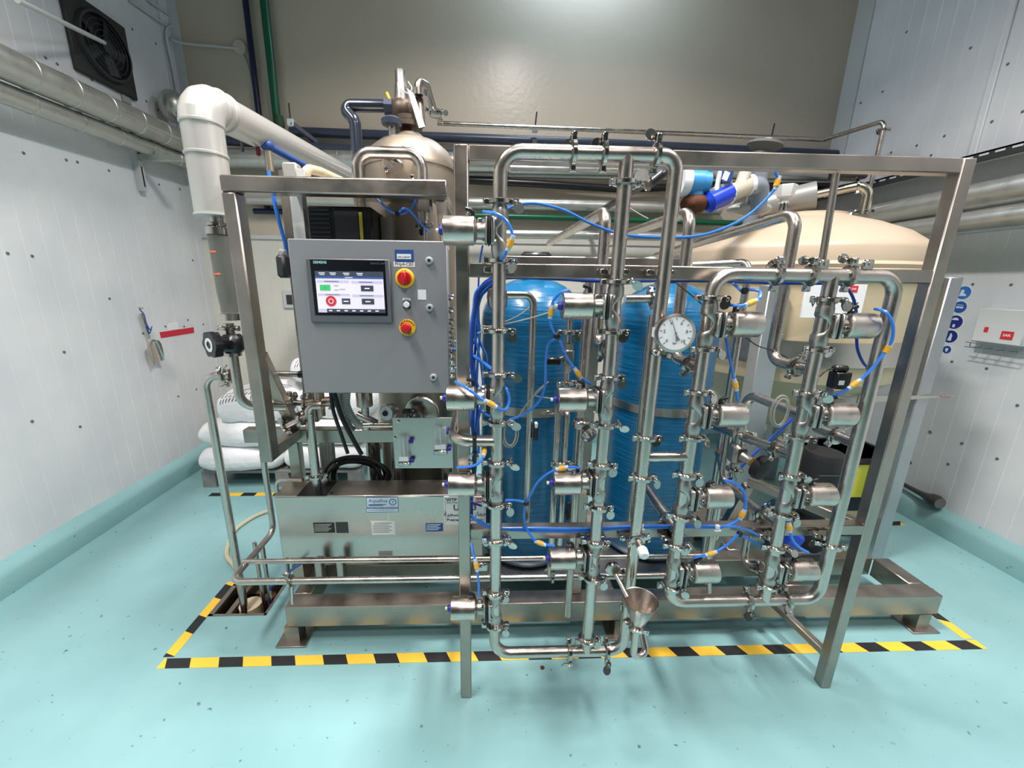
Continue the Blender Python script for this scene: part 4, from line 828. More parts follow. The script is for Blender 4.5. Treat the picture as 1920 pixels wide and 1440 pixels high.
MB().lathe([(.030, zc0-z0), (.030, .05), (.034, .10), (.036, z1-z0)], (xw, YW, z0), Z_, n=28).build('glass_tube', GLASSD, t)
MB().cyl((xw, YW, z0), (xw, YW, z0+.024), .034, n=28).build('bottom_collar', STEEL, t)
for (px, py) in ((400, 472), (408, 514)): q = P(px, py, Y=YW-.034); MB().box(q, (.020, .004, .006), None, .001).build('float_marker', mat('red_marker', srgb(236, 96, 60), .4, emit=.3), t)
MB().cyl((xw+.004, YW, z0+.06), (xw+.004, YW, z1-.02), .009, n=12).build('inner_rod', CONDUIT, t)
t = thing('hand_valve', 'valve with large black lobed handwheel and white ring left of the stand post', 'valve', tuple(P(425, 645, Y=YW)))
c = P(428, 645, Y=YW-.02); MB().box(c+V(.012, .01, 0), (.085, .07, .072), None, .02).build('body', BLACK, t)
MB().cyl(c+V(0, .02, .03), c+V(0, .02, .075), .018, n=16).build('neck', STEEL, t); clamp(t, c+V(0, .02, .058), turn=2.9)
hw = P(400, 646, Y=YW-.07); ax = V(-.55, -.85, -.02).normalized(); u, v, a_ = basis(ax); poly = []
for i in range(40): th = 2*math.pi*i/40; rr = .046+.004*math.cos(6*th); poly.append((rr*math.cos(th), rr*math.sin(th)))
m = MB(); m.prism(poly, hw-ax*.014, u, v, .028); m.cyl(hw-ax*.06, hw-ax*.01, .022, .03, n=18); m.build('handwheel', BLACK, t)
MB().lathe([(.014, 0), (.0255, 0), (.0255, .0015), (.014, .0015)], hw+ax*.0145, ax, n=26, cap0=False, cap1=False).build('ring', TIEW, t)
MB().cyl(c+V(0, .02, -.035), c+V(0, .02, -.048), .03, n=20).build('bottom_flange', CHROME, t)
t = thing('valve_outlet_pipe', 'steel pipe bending right under the black handwheel valve', 'pipe', tuple(P(445, 720, Y=YW)))
a = P(440, 668, Y=YW); b = P(452, 752, Y=YW); d = P(500, 775, Y=YW+.06)
MB().tube([V(c.x, YW, a.z), V(c.x, YW, b.z-.02), V(c.x+.13, YW+.08, b.z-.05)], .0175, n=18, bend=.06).build('pipe', STEEL, t)
# ------------------------------------------------------------------ left wall pipes, fan, brackets
def clad_pipe(name, label, a, b, r, step, m, grp):
    a, b = Vector(a), Vector(b); t = thing(name, label, 'insulated pipe', tuple(a), grp); MB().cyl(a, b, r, n=28).build('cladding', m, t)
    d = (b-a).normalized(); s = step*.6
    while s < (b-a).length: MB().lathe([(r, -.004), (r+.003, -.002), (r+.003, .002), (r, .004)], a+d*s, d, n=28, cap0=False, cap1=False).build('joint_bead', m, t); s += step
    return t
clad_pipe('insulated_pipe', 'large foil clad pipe high on the left wall', (-2.25, -.5, 2.47), (-2.25, 3.62, 2.53), .075, .21, GALV, 'clad pipes on the left wall')
clad_pipe('insulated_pipe', 'smaller foil clad pipe below the large one on the left wall', (-2.31, -.5, 2.34), (-2.31, 3.62, 2.42), .05, .25, GALV, 'clad pipes on the left wall')
clad_pipe('insulated_pipe', 'foil clad pipe crossing along the back wall behind the white pipe', (-2.25, 3.60, 2.47), (.2, 3.60, 2.49), .075, .3, GALV, 'clad pipes on the back wall')
t = thing('wall_strut', 'slotted white metal strut holding the pipes on the left wall', 'bracket', (-2.40, 2.93, 1.9))
sy = P(257, 300, X=XL+.02).y; zt_, zb2 = P(250, 262, X=XL+.02).z, P(263, 358, X=XL+.02).z
MB().bx(XL, XL+.04, sy-.022, sy+.022, zb2, zt_, .002).build('strut', PALE, t); MB().bx(XL+.0405, XL+.041, sy-.006, sy+.006, zb2+.03, zb2+.16).bx(XL+.0405, XL+.041, sy-.006, sy+.006, zt_-.10, zt_-.02).build('slot', BLACK, t)
MB().bx(XL+.04, XL+.34, sy-.02, sy+.02, P(268, 298, X=XL+.04).z-.02, P(268, 298, X=XL+.04).z+.02, .003).build('arm', GALV, t)
t = thing('exhaust_fan', 'dark square wall fan with round opening high on the left wall', 'fan', (XL, 3.04, 2.93))
yc, zc = 3.045, 2.945; MB().bx(XL, XL+.025, yc-.215, yc+.215, zc-.215, zc+.215, .006).build('plate', mat('dark_grey_metal', srgb(62, 62, 60), .55, .3, var=.2), t)
MB().lathe([(.165, 0), (.185, 0), (.178, .035), (.165, .035)], (XL+.02, yc, zc), X_, n=36, cap0=False, cap1=False).build('shroud', DARK, t)
MB().cyl((XL+.020, yc, zc), (XL+.027, yc, zc), .166, n=36).build('opening', BLACK, t)
for i in range(5):
    th = 2*math.pi*i/5; d = V(0, math.cos(th), math.sin(th)); e = V(0, -math.sin(th), math.cos(th)); m = MB(); m.prism([(.03, -.02), (.14, -.045), (.155, .03), (.03, .02)], (XL+.034, yc, zc), d, (e+X_*.35).normalized(), .002); m.build('blade', DARK, t)
for i in range(1, 6): MB().lathe([(.028*i, 0), (.028*i+.002, .001), (.028*i, .002), (.028*i-.002, .001)], (XL+.056, yc, zc), X_, n=30, cap0=False, cap1=False).build('guard_ring', DARK, t)
MB().cyl((XL+.03, yc, zc), (XL+.06, yc, zc), .04, n=18).build('hub', DARK, t)
tag(MB().tube([P(32, 0, X=XL+.3), P(195, 80, X=XL+.08)], .012, n=12).build('conduit', PALE), 'straight pale conduit running up across the wall fan', 'conduit')
t = thing('wall_outlet_box', 'small plate hanging below the wall fan', 'plate', tuple(P(236, 178, X=XL)))
q = P(234, 178, X=XL); MB().bx(XL, XL+.012, q.y-.035, q.y+.03, q.z-.05, q.z+.03, .002).build('plate', CONDUIT, t)
tag(MB().hose([P(244, 0, X=XL+.02), P(300, 40, X=XL+.02), P(345, 70, X=XL+.02), V(XL+.03, YB-.06, P(366, 82, Y=YB).z), V(XL+.09, YB-.05, P(380, 88, Y=YB).z), V(XL+.2, YB-.04, P(395, 90, Y=YB).z), P(448, 91, Y=YB-.03)], .009).build('cable', PALE), 'pale cable running along the left wall into the corner box', 'cable')
tag(MB().hose([P(278, 0, X=XL+.02), P(330, 40, X=XL+.02), V(XL+.03, YB-.10, P(364, 76, Y=YB).z), V(XL+.03, YB-.09, P(374, 150, Y=YB).z), V(XL+.03, YB-.09, P(383, 230, Y=YB).z)], .009).build('cable', PALE), 'pale cable bending down beside the room corner', 'cable')
t = thing('junction_box', 'round pale junction box near the navy pipe on the back wall', 'junction box', tuple(P(452, 92, Y=YB)))
q = P(453, 92, Y=YB); MB().lathe([(.05, 0), (.05, .03), (.045, .035)], q, -Y_, n=22).build('lid', WB, t); MB().hose([q+V(0, -.02, -.04), q+V(.04, -.02, -.12), q+V(.06, -.02, -.4), q+V(.07, -.02, -.9)], .007).build('cable', PALE, t)
tag(MB().ell(P(325, 200, X=XL+.12), .09, .09, .11).build('pipe_end', GALV), 'rounded foil clad pipe end above the left wall pipes', 'insulated pipe')
# scoop, red sticker
t = thing('steel_scoop', 'steel hand scoop hanging on the left wall by a blue cord', 'scoop', tuple(P(290, 650, X=XL)))
h0, h1 = P(264, 588, X=XL+.03), P(280, 635, X=XL+.03); MB().cyl(h0, h1, .011, .009, n=12).build('handle', VSTEEL, t)
s0, s1 = P(280, 637, X=XL+.05), P(296, 680, X=XL+.05); axs = (s1-s0).normalized(); rings = []; m = MB(); sd = axs.cross(X_).normalized()
for k in range(9):
    q = k/8; c_ = s0.lerp(s1, q); ww = .052*min(1, math.sqrt(q*6+.02)); span = math.pi*(1.15-.55*max(0, q-.45)); rings.append([c_+sd*(ww*math.sin(a))-X_*(ww*.62*math.cos(a)-.02) for a in [span*(i/10-.5) for i in range(11)]])
vs = [p for r in rings for p in r]; fs = [(k*11+i, k*11+i+1, (k+1)*11+i+1, (k+1)*11+i) for k in range(8) for i in range(10)]
vs2 = [p+X_*.0018 for p in vs]; m.add(vs, fs); m.add(vs2, fs); m.build('bowl', VSTEEL, t)
MB().hose([P(262, 580, X=XL+.04), P(270, 590, X=XL+.045), P(274, 605, X=XL+.045), P(281, 618, X=XL+.045), P(285, 612, X=XL+.04)], .0035).hose([P(276, 612, X=XL+.045), P(280, 625, X=XL+.045), P(284, 617, X=XL+.045)], .0035).build('cord', INKB, t)
MB().cyl(P(260, 578, X=XL), P(260, 578, X=XL)+X_*.03, .004, n=8).build('hook', CHROME, t)
t = thing('red_sticker', 'red strip label with pale print above it on the left wall', 'label', tuple(P(332, 624, X=XL)))
a, b, c_, d = [P(x, y, X=XL+.001) for x, y in ((299, 623), (363, 613.5), (364, 624), (302, 634))]; m = MB(); m.add([a, b, c_, d]+[p+X_*.001 for p in (a, b, c_, d)], [(0, 1, 2, 3), (4, 5, 6, 7), (0, 1, 5, 4), (1, 2, 6, 5), (2, 3, 7, 6), (3, 0, 4, 7)]); m.build('strip', mat('red_strip', srgb(196, 30, 54), .5), t)
a, b, c_, d = [P(x, y, X=XL+.0005) for x, y in ((314, 606), (334, 603), (335, 617), (315, 620))]; m = MB(); m.add([a, b, c_, d]+[p+X_*.0008 for p in (a, b, c_, d)], [(0, 1, 2, 3), (4, 5, 6, 7), (0, 1, 5, 4), (1, 2, 6, 5), (2, 3, 7, 6), (3, 0, 4, 7)]); m.build('white_label', LABW, t)
# ------------------------------------------------------------------ back wall pipes
def wpipe(name, label, pts, r, m, Y=YB-.08, bend=.06, grp='pipes along the back wall', cat='pipe'):
    return tag(MB().tube([P(x, y, Y=Y) for x, y in pts], r, n=16, bend=bend).build(name, m), label, cat, grp)
wpipe('plastic_pipe', 'dark slate pipe running the full width of the back wall', [(545, 247), (1110, 268), (1605, 292)], .036, SLATE)
wpipe('plastic_pipe', 'shorter dark slate pipe just below the long one at the left', [(400, 262), (700, 283), (860, 290)], .034, SLATE, YB-.16)
q = P(473, 110, Y=YB-.05); tag(MB().cyl((q.x, q.y, P(486, 232, Y=YB-.05).z), (q.x, q.y, ZC), .022, n=16).build('wall_pipe', NAVY), 'navy pipe standing upright on the back wall', 'pipe', 'pipes along the back wall')
q = P(507, 110, Y=YB-.06); tag(MB().cyl((q.x, q.y, P(523, 225, Y=YB-.06).z), (q.x, q.y, ZC), .030, n=16).build('wall_pipe', GREEN), 'green pipe standing upright on the back wall', 'pipe', 'pipes along the back wall')
q = P(523, 228, Y=YB-.06); tag(MB().lathe([(.036, -.06), (.042, -.02), (.036, .04)], q, Z_, n=18).build('pipe_socket', mat('rusted_green', srgb(52, 84, 56), .6, var=.4, vscale=20)), 'rusted socket at the foot of the green pipe', 'pipe fitting')
wpipe('wall_pipe', 'grey clad pipe below the slate pipe behind the rack top', [(880, 314), (1200, 322), (1560, 330)], .045, GALV, YB-.12)
wpipe('wall_pipe', 'slim grey pipe tight under the clad pipe behind the rack', [(560, 318), (880, 326), (1560, 342)], .024, GALV, YB-.10)
wpipe('cable_tray', 'sagging black cable tray behind the rack', [(880, 338), (1000, 344), (1160, 354), (1300, 350), (1560, 348)], .03, BLACK, YB-.10, cat='cable tray')
wpipe('wall_pipe', 'grey pipe level with the upper gooseneck bends on the back wall', [(450, 372), (880, 381), (1350, 392)], .05, GALV, YB-.10)
wpipe('wall_pipe', 'dark green pipe half hidden behind the left riser', [(880, 404), (1080, 409), (1420, 420)], .024, GREEN, YB-.09)
wpipe('wall_pipe', 'silver pipe just above the rear rail of the rack', [(860, 438), (1040, 440), (1400, 446)], .036, GALV, YB-.20)
wpipe('thin_pipe', 'thin steel pipe along the back wall rising to the right corner', [(820, 231), (1190, 247), (1545, 262)], .016, STEEL, YB-.25)
a = P(1545, 262, Y=YB-.25); b = P(1660, 226, Y=3.0); c_ = P(1648, 295, Y=3.0)
t = thing('thin_pipe', 'thin steel pipe bending down with a lever valve by the right wall', 'pipe', tuple(c_)); MB().tube([a, b, V(b.x, b.y, c_.z-.3)], .015, n=12, bend=.05).build('pipe', STEEL, t); clamp(t, P(1658, 243, Y=3.0), turn=2.8, cl=CLS)
for (px, py) in ((1003, 242), (1445, 263)):
    q = P(px, py, Y=YB-.20); t = thing('pipe_hanger', 'white pipe hanger with threaded rod, %s along the slate pipe' % ('left one' if px < 1200 else 'right one'), 'hanger', tuple(q), 'pipe hangers on the back wall'); MB().box(q, (.045, .03, .05), None, .005).build('block', TIEW, t); MB().cyl(q, q+V(.01, 0, .12), .006, n=8).build('rod', DARK, t); MB().bx(q.x-.02, q.x+.02, q.y, YB, q.z-.10, q.z-.07).build('arm', DARK, t)
t = thing('pipe_hanger', 'white capped bracket where the slate pipes begin', 'hanger', tuple(P(545, 232, Y=YB-.1)), 'pipe hangers on the back wall'); q = P(545, 230, Y=YB-.25); MB().box(q, (.05, .03, .05), None, .005).build('block', TIEW, t); MB().cyl(q, q+V(0, 0, .13), .006, n=8).build('rod', DARK, t); MB().bar(q, P(595, 268, Y=YB-.15), .04, .03).build('arm', SLATE, t)
t = thing('coat_hook', 'navy wall bracket seen between the stand post and the drive unit', 'bracket', tuple(P(500, 397, Y=YB)))
MB().tube([P(500, 376, Y=YB-.03), P(501, 397, Y=YB-.03)], .022, n=10).tube([P(476, 396, Y=YB-.05), P(532, 397, Y=YB-.03)], .022, n=10).build('bracket', NAVY, t)
wpipe('wall_trunking', 'pale horizontal trunking on the back wall left of the cabinet', [(430, 365), (545, 369)], .05, GALV, YB-.06, cat='trunking')
t = thing('door_pull', 'recessed pale wall handle left of the cabinet edge', 'handle', tuple(P(540, 562, Y=YB-.03)))
q0, q1 = P(530, 545, Y=YB-.03), P(552, 578, Y=YB-.03); MB().bx(q0.x, q1.x+.1, YB-.05, YB-.03, q1.z, q0.z, .006).build('frame', PALE, t); MB().bx(q0.x+.035, q1.x+.1, YB-.054, YB-.05, q1.z+.035, q0.z-.035).build('recess', DARK, t)
# blue ball valve with red lever near the white pipe
t = thing('ball_valve', 'blue capped ball valve with dark red lever under the white pipe', 'valve', tuple(P(503, 290, Y=1.9)))
q = P(504, 298, Y=1.9); MB().cyl(q-V(0, 0, .045), q+V(0, 0, .03), .016, n=14).build('body', mat('nickel', srgb(190, 180, 160), .3, .8), t); MB().ell(q+V(0, 0, .05), .026, .026, .024).build('cap', INKB, t); MB().box(q+V(-.035, -.01, .045), (.014, .02, .075), None, .004).build('lever', mat('dark_red', srgb(110, 24, 30), .4), t)
MB().tube([q+V(0, 0, .05), q+V(.13, .35, .0)], .014, n=12).build('blue_hose', INKB, t)
tag(MB().tube([P(452, 245, Y=1.9), P(455, 285, Y=1.9)], .006, n=8).build('threaded_rod', DARK), 'threaded rod dropping under the white clad pipe', 'rod')
tag(MB().tube([P(572, 340, Y=1.72), P(575, 316, Y=1.72), P(600, 322, Y=1.80), P(640, 340, Y=1.9)], .018, n=12, bend=.03).build('hose_bend', HOSE), 'cream plastic hose bend above the stand top rail', 'hose')
tag(MB().box(P(548, 323, Y=1.72), (.055, .05, .06), None, .006).build('bracket_block', CONDUIT), 'pale grey block on top of the stand rail', 'bracket')
tag(MB().box(P(560, 327, Y=1.70), (.05, .004, .04), None, .001).build('clear_plate', PALE), 'small pale plate beside the cream hose bend', 'plate')
# ------------------------------------------------------------------ stainless pressure vessel
vc = V(-.345, 2.05, 0); vr = .205
t = thing('pressure_vessel', 'tall dull steel pressure vessel with domed head behind the control stand', 'vessel', (vc.x, vc.y, 0))
zs = P(850, 305, Y=1.9).z; zt3 = P(770, 252, Y=2.05).z
MB().lathe([(vr-.04, .30), (vr, .36), (vr, zs)], vc, Z_, n=48).build('shell', TANKST, t)
MB().lathe([(vr+.004, zs-.006), (vr+.004, zs+.006), (vr*.97, zs+.03), (vr*.86, zs+.075), (vr*.66, zs+.108), (vr*.40, zs+.125), (.05, zt3)], vc, Z_, n=48).build('head', TANKST, t)
for a in (.6, 2.2, 3.8, 5.4): MB().cyl((vc.x+.16*math.cos(a), vc.y+.16*math.sin(a), 0.187), (vc.x+.16*math.cos(a), vc.y+.16*math.sin(a), .4), .022, n=12).build('leg', FRAME, t)
q = V(-.375, 1.84, P(750, 300, Y=1.85).z-.03); MB().lathe([(.075, 0), (.078, .006), (.078, .018), (.07, .022)], q+V(.03, 0, 0), -Y_, n=32).build('hatch', TANKST, t)
for i in range(6): a = i*math.pi/3+.3; MB().lathe([(.010, 0), (.010, .010), (.006, .014)], q+V(.03+.062*math.cos(a), -.022, .062*math.sin(a)), -Y_, n=8).build('hatch_bolt', CHROME, t)
MB().cyl(q+V(-.005, -.02, .045), q+V(.0, -.09, .01), .026, n=16).cyl(q+V(0, -.09, .01), q+V(.03, -.10, -.03), .03, n=16).build('hatch_pipe', CAST, t)
t = thing('safety_valve', 'brown cast safety valve with grey spindle on the vessel head', 'valve', (vc.x, vc.y, zt3))
vz = P(755, 205, Y=2.05); xq = vz.x
MB().cyl((xq+.01, 2.05, zt3-.01), (xq+.01, 2.05, P(765, 238, Y=2.05).z), .025, n=16).build('stem', RUST, t)
zz = P(765, 232, Y=2.05).z; MB().cyl((xq+.02, 2.05, zz-.02), (xq+.02, 2.05, zz), .065, n=26).cyl((xq+.02, 2.05, zz+.003), (xq+.02, 2.05, zz+.022), .06, n=26).build('flange', BRONZE, t)
MB().ell((xq, 2.05, vz.z-.005), .056, .05, .052).cyl((xq+.01, 2.05, zz+.02), (xq, 2.05, vz.z), .03, n=16).build('body', BRONZE, t)
zz2, zz3 = P(755, 182, Y=2.05).z, P(755, 138, Y=2.05).z
MB().lathe([(.034, 0), (.028, zz2-vz.z), (.026, zz3-.055-vz.z), (.023, zz3-.05-vz.z), (.023, zz3-vz.z)], (xq-.004, 2.05, vz.z+.01), Z_, n=20).build('spindle', CAST, t)
tg0, tg1 = P(768, 165, Y=1.99), P(788, 240, Y=1.99); m = MB(); dd = (tg1-tg0); m.prism([(-.012, 0), (.012, .02), (.024, dd.length*.96), (-.006, dd.length)], tg0, X_, dd.normalized(), .0015); m.build('paper_tag', LABW, t)
MB().hose([P(748, 152, Y=2.0), P(750, 165, Y=2.0), P(765, 175, Y=2.0), P(772, 165, Y=2.0), P(765, 153, Y=2.0)], .0025).build('tag_string', TIEW, t)
t = thing('plastic_pipe', 'dark glossy slate pipe joining the safety valve from the left', 'pipe', tuple(P(660, 260, Y=2.05)))
MB().tube([P(735, 199, Y=2.05), P(640, 198, Y=2.05), P(666, 228, Y=2.03), V(P(666, 245, Y=2.0).x, 2.0, 1.7)], .026, n=18, bend=.04).build('pipe', mat('glossy_slate', srgb(40, 46, 58), .18, coat=.4), t)
MB().cyl(P(722, 201, Y=2.05), P(737, 202, Y=2.05), .036, n=8).build('union_nut', SLATE, t); MB().box(P(729, 183, Y=2.03), (.012, .01, .045), Matrix.Rotation(-.4, 3, 'Y'), .003).build('yellow_lever', YEL, t)
t = thing('knob_valve', 'grey hand knob valve at the left of the vessel head', 'valve', tuple(P(736, 262, Y=1.95)))
q = P(736, 262, Y=1.95); MB().cyl(q, q+V(0, 0, .055), .016, n=14).build('stem', CAST, t); MB().lathe([(.02, .05), (.042, .055), (.044, .075), (.03, .085)], q, Z_, n=10).build('knob', SLATE, t); MB().lathe([(.028, -.015), (.02, 0)], q, Z_, n=16).build('boss', RUST, t)
t = thing('vent_pipe', 'bright steel vent hook with clamp right of the safety valve', 'pipe', tuple(P(800, 220, Y=2.15)))
MB().tube([P(785, 200, Y=2.15), P(783, 150, Y=2.15), P(800, 160, Y=2.2), P(815, 212, Y=2.3)], .017, n=14, bend=.03).build('pipe', STEEL, t); q = P(785, 178, Y=2.15); MB().cyl(q-V(0, 0, .012), q+V(0, 0, .014), .045, n=22).build('flange', STEEL, t); clamp(t, P(813, 208, Y=2.3), V(.25, .1, -1), .4); clamp(t, P(817, 216, Y=2.3), V(.25, .1, -1), 1.4)
MB().cyl(q-V(0, 0, .02), P(790, 235, Y=2.1), .02, n=14).build('stem', BRONZE, t)
# ------------------------------------------------------------------ two blue fibreglass vessels
def frp(label, cx, cy, ztop, r=.236):
    t = thing('fibreglass_tank', label, 'tank', (cx, cy, ZS1+.006), 'blue fibreglass tanks on the skid'); z0 = ZS1+.006
    pr = [(r*.80, 0), (r*.97, .02), (r, .06)]; h = ztop-z0
    for k in range(9): q = k/8; pr.append((r*math.cos(q*math.pi/2*.93), h-.19+.19*math.sin(q*math.pi/2*.93)/math.sin(math.pi/2*.93)))
    m = MB(); full = pr[:3]; nn = 60
    for k in range(1, nn): q = k/nn; full.append((r+(.0012 if k % 2 else -.0006), .06+(h-.19-.06)*q))
    m.lathe(full+pr[3:], (cx, cy, z0), Z_, n=48); m.build('shell', FRP, t, sharp=60)
    MB().cyl((cx, cy, ztop-.02), (cx, cy, ztop+.02), .06, n=24).build('neck', BLACK, t)
    zb_ = P(1000, 775, Y=cy-r).z; MB().lathe([(r+.002, -.02), (r+.0045, -.02), (r+.0045, .02), (r+.002, .02)], (cx, cy, zb_), Z_, n=48, cap0=False, cap1=False).build('strap', FRAME, t)
    a = -1.35; MB().box((cx+(r+.008)*math.cos(a), cy+(r+.008)*math.sin(a), zb_), (.02, .012, .028), None, .003).cyl((cx+(r+.012)*math.cos(a)-.03, cy+(r+.012)*math.sin(a), zb_), (cx+(r+.012)*math.cos(a)+.03, cy+(r+.012)*math.sin(a), zb_), .004, n=8).build('strap_bolt', CHROME, t)
    MB().lathe([(r*.9, 0), (r*.9, .012)], (cx, cy, z0-.005), Z_, n=40).build('base', BLACK, t)
    return t
f1_ = frp('blue wound fibreglass tank behind the left manifold', .222, 1.875, 1.572)
f2_ = frp('blue wound fibreglass tank behind the pressure gauge', .875, 1.91, 1.560)
q = P(1070, 955, Y=1.70); MB().box(q+V(.01, .0, 0), (.07, .012, .09), Matrix.Rotation(.5, 3, 'Z'), .002).build('data_label', INK, f1_)
t = thing('tank_valve_head', 'black control head between the rack rails above the first blue tank', 'valve head', tuple(P(1003, 488, Y=1.85)))
q = P(1003, 489, Y=1.85); MB().box(q, (.13, .12, .07), None, .012).build('head', BLACK, t); MB().cyl(q+V(-.10, 0, -.01), q+V(.11, 0, -.01), .024, n=14).build('ports', TIEW, t)
tag(MB().tube([P(1045, 495, Y=1.85), P(1090, 489, Y=1.80), P(1099, 500, Y=1.78), P(1097, 530, Y=1.78)], .018, n=14, bend=.03).build('tank_pipe', STEEL), 'steel pipe bending down from the first blue tank head', 'pipe')
tag(MB().tube([P(1182, 494, Y=1.9), P(1228, 488, Y=1.85), P(1237, 500, Y=1.83), P(1233, 540, Y=1.83)], .019, n=14, bend=.03).build('tank_pipe', STEEL), 'steel pipe bending down above the second blue tank', 'pipe')
tag(MB().tube([P(1300, 497, Y=1.75), P(1398, 492, Y=1.62), P(1404, 505, Y=1.60), V(P(1396, 560, Y=1.6).x, 1.6, 1.0), V(P(1390, 600, Y=1.6).x, 1.6, .19)], .0145, n=14, bend=.03).build('tank_pipe', STEEL), 'tall steel pipe left of the wide tank leg', 'pipe')
q = P(1240, 496, Y=1.95); tag(MB().box(q, (.07, .08, .05), None, .01).build('tank_control_valve', BLACK), 'small black cap above the second blue tank', 'cap')
# ------------------------------------------------------------------ water tank on its stand
tc = V(1.88, 2.47, 0); tr = .60
wt = thing('water_tank', 'large cream plastic water tank with domed lid on the right', 'tank', (tc.x, tc.y, .2))
zf = P(1560, 497, Y=1.95).z; ztp = P(1590, 397, Y=2.4).z; zlow = P(1560, 640, Y=1.95).z
MB().lathe([(tr+.02, zf-.012), (tr+.025, zf+.004), (tr+.008, zf+.02), (tr+.004, zf+.085), (tr-.006, zf+.105), (tr-.03, zf+.124), (tr*.82, zf+.182), (tr*.62, zf+.235), (tr*.40, zf+.278), (tr*.36, zf+.288), (tr*.355, zf+.30), (.02, zf+.305)], tc, Z_, n=64).build('lid', CREAM, wt)
MB().lathe([(tr+.012, -.02), (tr+.03, -.012), (tr+.03, .012), (tr+.012, .02)], tc+V(0, 0, zf-.03), Z_, n=64, cap0=False, cap1=False).build('rim', CREAM, wt)
MB().lathe([(.05, zlow-.62), (.12, zlow-.60), (tr-.02, zlow-.22), (tr, zlow-.12), (tr, zf-.03)], tc, Z_, n=64).build('body', CREAMD, wt)
s = thing('tank_stand', 'grey steel stand with ring and wide legs under the cream water tank', 'stand', (tc.x, tc.y, 0))
MB().lathe([(tr+.004, -.06), (tr+.012, -.06), (tr+.012, .06), (tr+.004, .06)], tc+V(0, 0, zlow-.06), Z_, n=64, cap0=False, cap1=False).build('ring', SHEET, s)
LEGM = mat('grey_leg_steel', (.42, .43, .44, 1), .42, .85, var=.12, vscale=5)
lr = P(1652, 1045, Z=0); lx, ly = 2.305, 1.965
MB().bx(lx-.035, lx+.035, ly-.035, ly+.035, 0, P(1793, 520, Y=1.95).z, .004).build('leg', LEGM, s)
ll = P(1462, 560, Y=1.95); MB().bx(ll.x-.06, ll.x+.05, 1.95, 2.03, 0, P(1462, 535, Y=1.95).z, .004).build('leg', LEGM, s)
MB().bx(1.42-.05, 1.42+.05, 2.85, 2.93, 0, zlow, .004).build('leg', LEGM, s); MB().bx(2.345-.05, 2.345+.05, 2.9, 2.98, 0, zlow, .004).build('leg', LEGM, s)
MB().bx(ll.x, lx, 1.985, 2.02, zlow-.02, zlow+.03, .003).build('cross_bar', LEGM, s)
MB().bx(1.36, 2.40, 1.99, 2.05, .20, .25, .003).build('cross_bar', LEGM, s)
t = thing('tank_sign', 'white sign with red logo fixed on the front of the cream tank', 'sign', tuple(P(1565, 570, Y=1.84)))
a, b = P(1512, 532, Y=1.845), P(1612, 597, Y=1.845); MB().bx(a.x, b.x, 1.843, 1.849, b.z, a.z, .001).build('board', LABW, t)
q = P(1601, 542, Y=1.842); lg = MB().box(q, (.04, .001, .03), None, .0003).build('logo', REDL, t); text('SAK', .014, q-Y_*.0012, X_, Z_, LABW, lg, align='CENTER'); text('Water tank', .050, P(1519, 569, Y=1.8425), X_, Z_, INK, t, bold=.0004)
t = thing('tank_vent_pipe', 'steel pipe bending down into the top of the cream tank', 'pipe', tuple(P(1630, 400, Y=2.4)))
a, b, c_ = P(1545, 362, Y=2.45), P(1632, 344, Y=2.35), P(1623, 402, Y=2.35); MB().tube([a, b, V(b.x, b.y, c_.z)], .025, n=16, bend=.06).build('pipe', mat('brass_tinted_steel', (.60, .55, .44, 1), .22, 1.0), t); clamp(t, V(b.x, b.y, c_.z+.015), turn=2.7); clamp(t, P(1607, 348, Y=2.38), (b-a), 1.4)
MB().box(P(1590, 328, Y=2.40), (.17, .09, .05), None, .01).build('valve_head', BLACK, t); MB().box(P(1595, 319, Y=2.39), (.045, .03, .015), None, .002).build('yellow_flag', YEL, t)
t = thing('silencer', 'grey cylindrical muffler lying above the cream tank lid', 'muffler', tuple(P(1480, 375, Y=2.45)))
a, b = P(1425, 388, Y=2.55), P(1530, 365, Y=2.40); MB().cyl(a, b, .072, n=28).build('drum', mat('grey_drum', srgb(150, 151, 148), .35, .3), t); MB().cyl(b, b+(b-a).normalized()*.09, .022, n=14).build('outlet', STEEL, t)
t = thing('level_transmitter', 'squarish pale fitting on top of the grey muffler', 'fitting', tuple(P(1472, 365, Y=2.35)))
q = P(1473, 362, Y=2.32); MB().lathe([(.022, -.055), (.022, -.03), (.04, -.02), (.052, .03), (.05, .04)], q, Z_, n=6).build('cap', PALE, t); MB().cyl(q-V(0, 0, .05), q-V(0, 0, .09), .02, n=12).build('neck', CHROME, t)
# pump train above the tank
t = thing('flow_transmitter', 'light blue flow transmitter with white round cap above the rack', 'transmitter', tuple(P(1300, 345, Y=2.1)))
q = P(1300, 342, Y=2.15); MB().cyl(q+V(-.035, 0, .0), q+V(.03, 0, .0), .062, n=26).cyl(q+V(.03, 0, 0), q+V(.07, 0, 0), .055, n=24).cyl(q+V(.015, 0, -.03), q+V(.015, 0, -.10), .04, n=18).build('housing', SKYB, t); MB().cyl(q+V(-.072, 0, 0), q+V(-.03, 0, 0), .066, n=26).build('cap', TIEW, t)
MB().hose([q+V(.055, -.03, .05), q+V(.085, -.04, .065), q+V(.105, -.04, .03), q+V(.10, -.03, -.12)], .012).build('conduit', TIEW, t)
t = thing('pump_casing', 'rusty brown pump casing with flange behind the second gooseneck', 'pump', tuple(P(1300, 380, Y=2.15)))
q = P(1302, 382, Y=2.15); MB().ell(q, .07, .06, .05).cyl(q+V(.02, 0, -.01), q+V(.17, .02, .03), .03, n=16).build('casing', RUST, t); MB().cyl(q+V(.11, .012, .014), q+V(.125, .014, .018), .044, n=20).build('flange', TIEW, t)
t = thing('butterfly_valve', 'bright blue valve body on the pump line', 'valve', tuple(P(1347, 372, Y=2.15)))
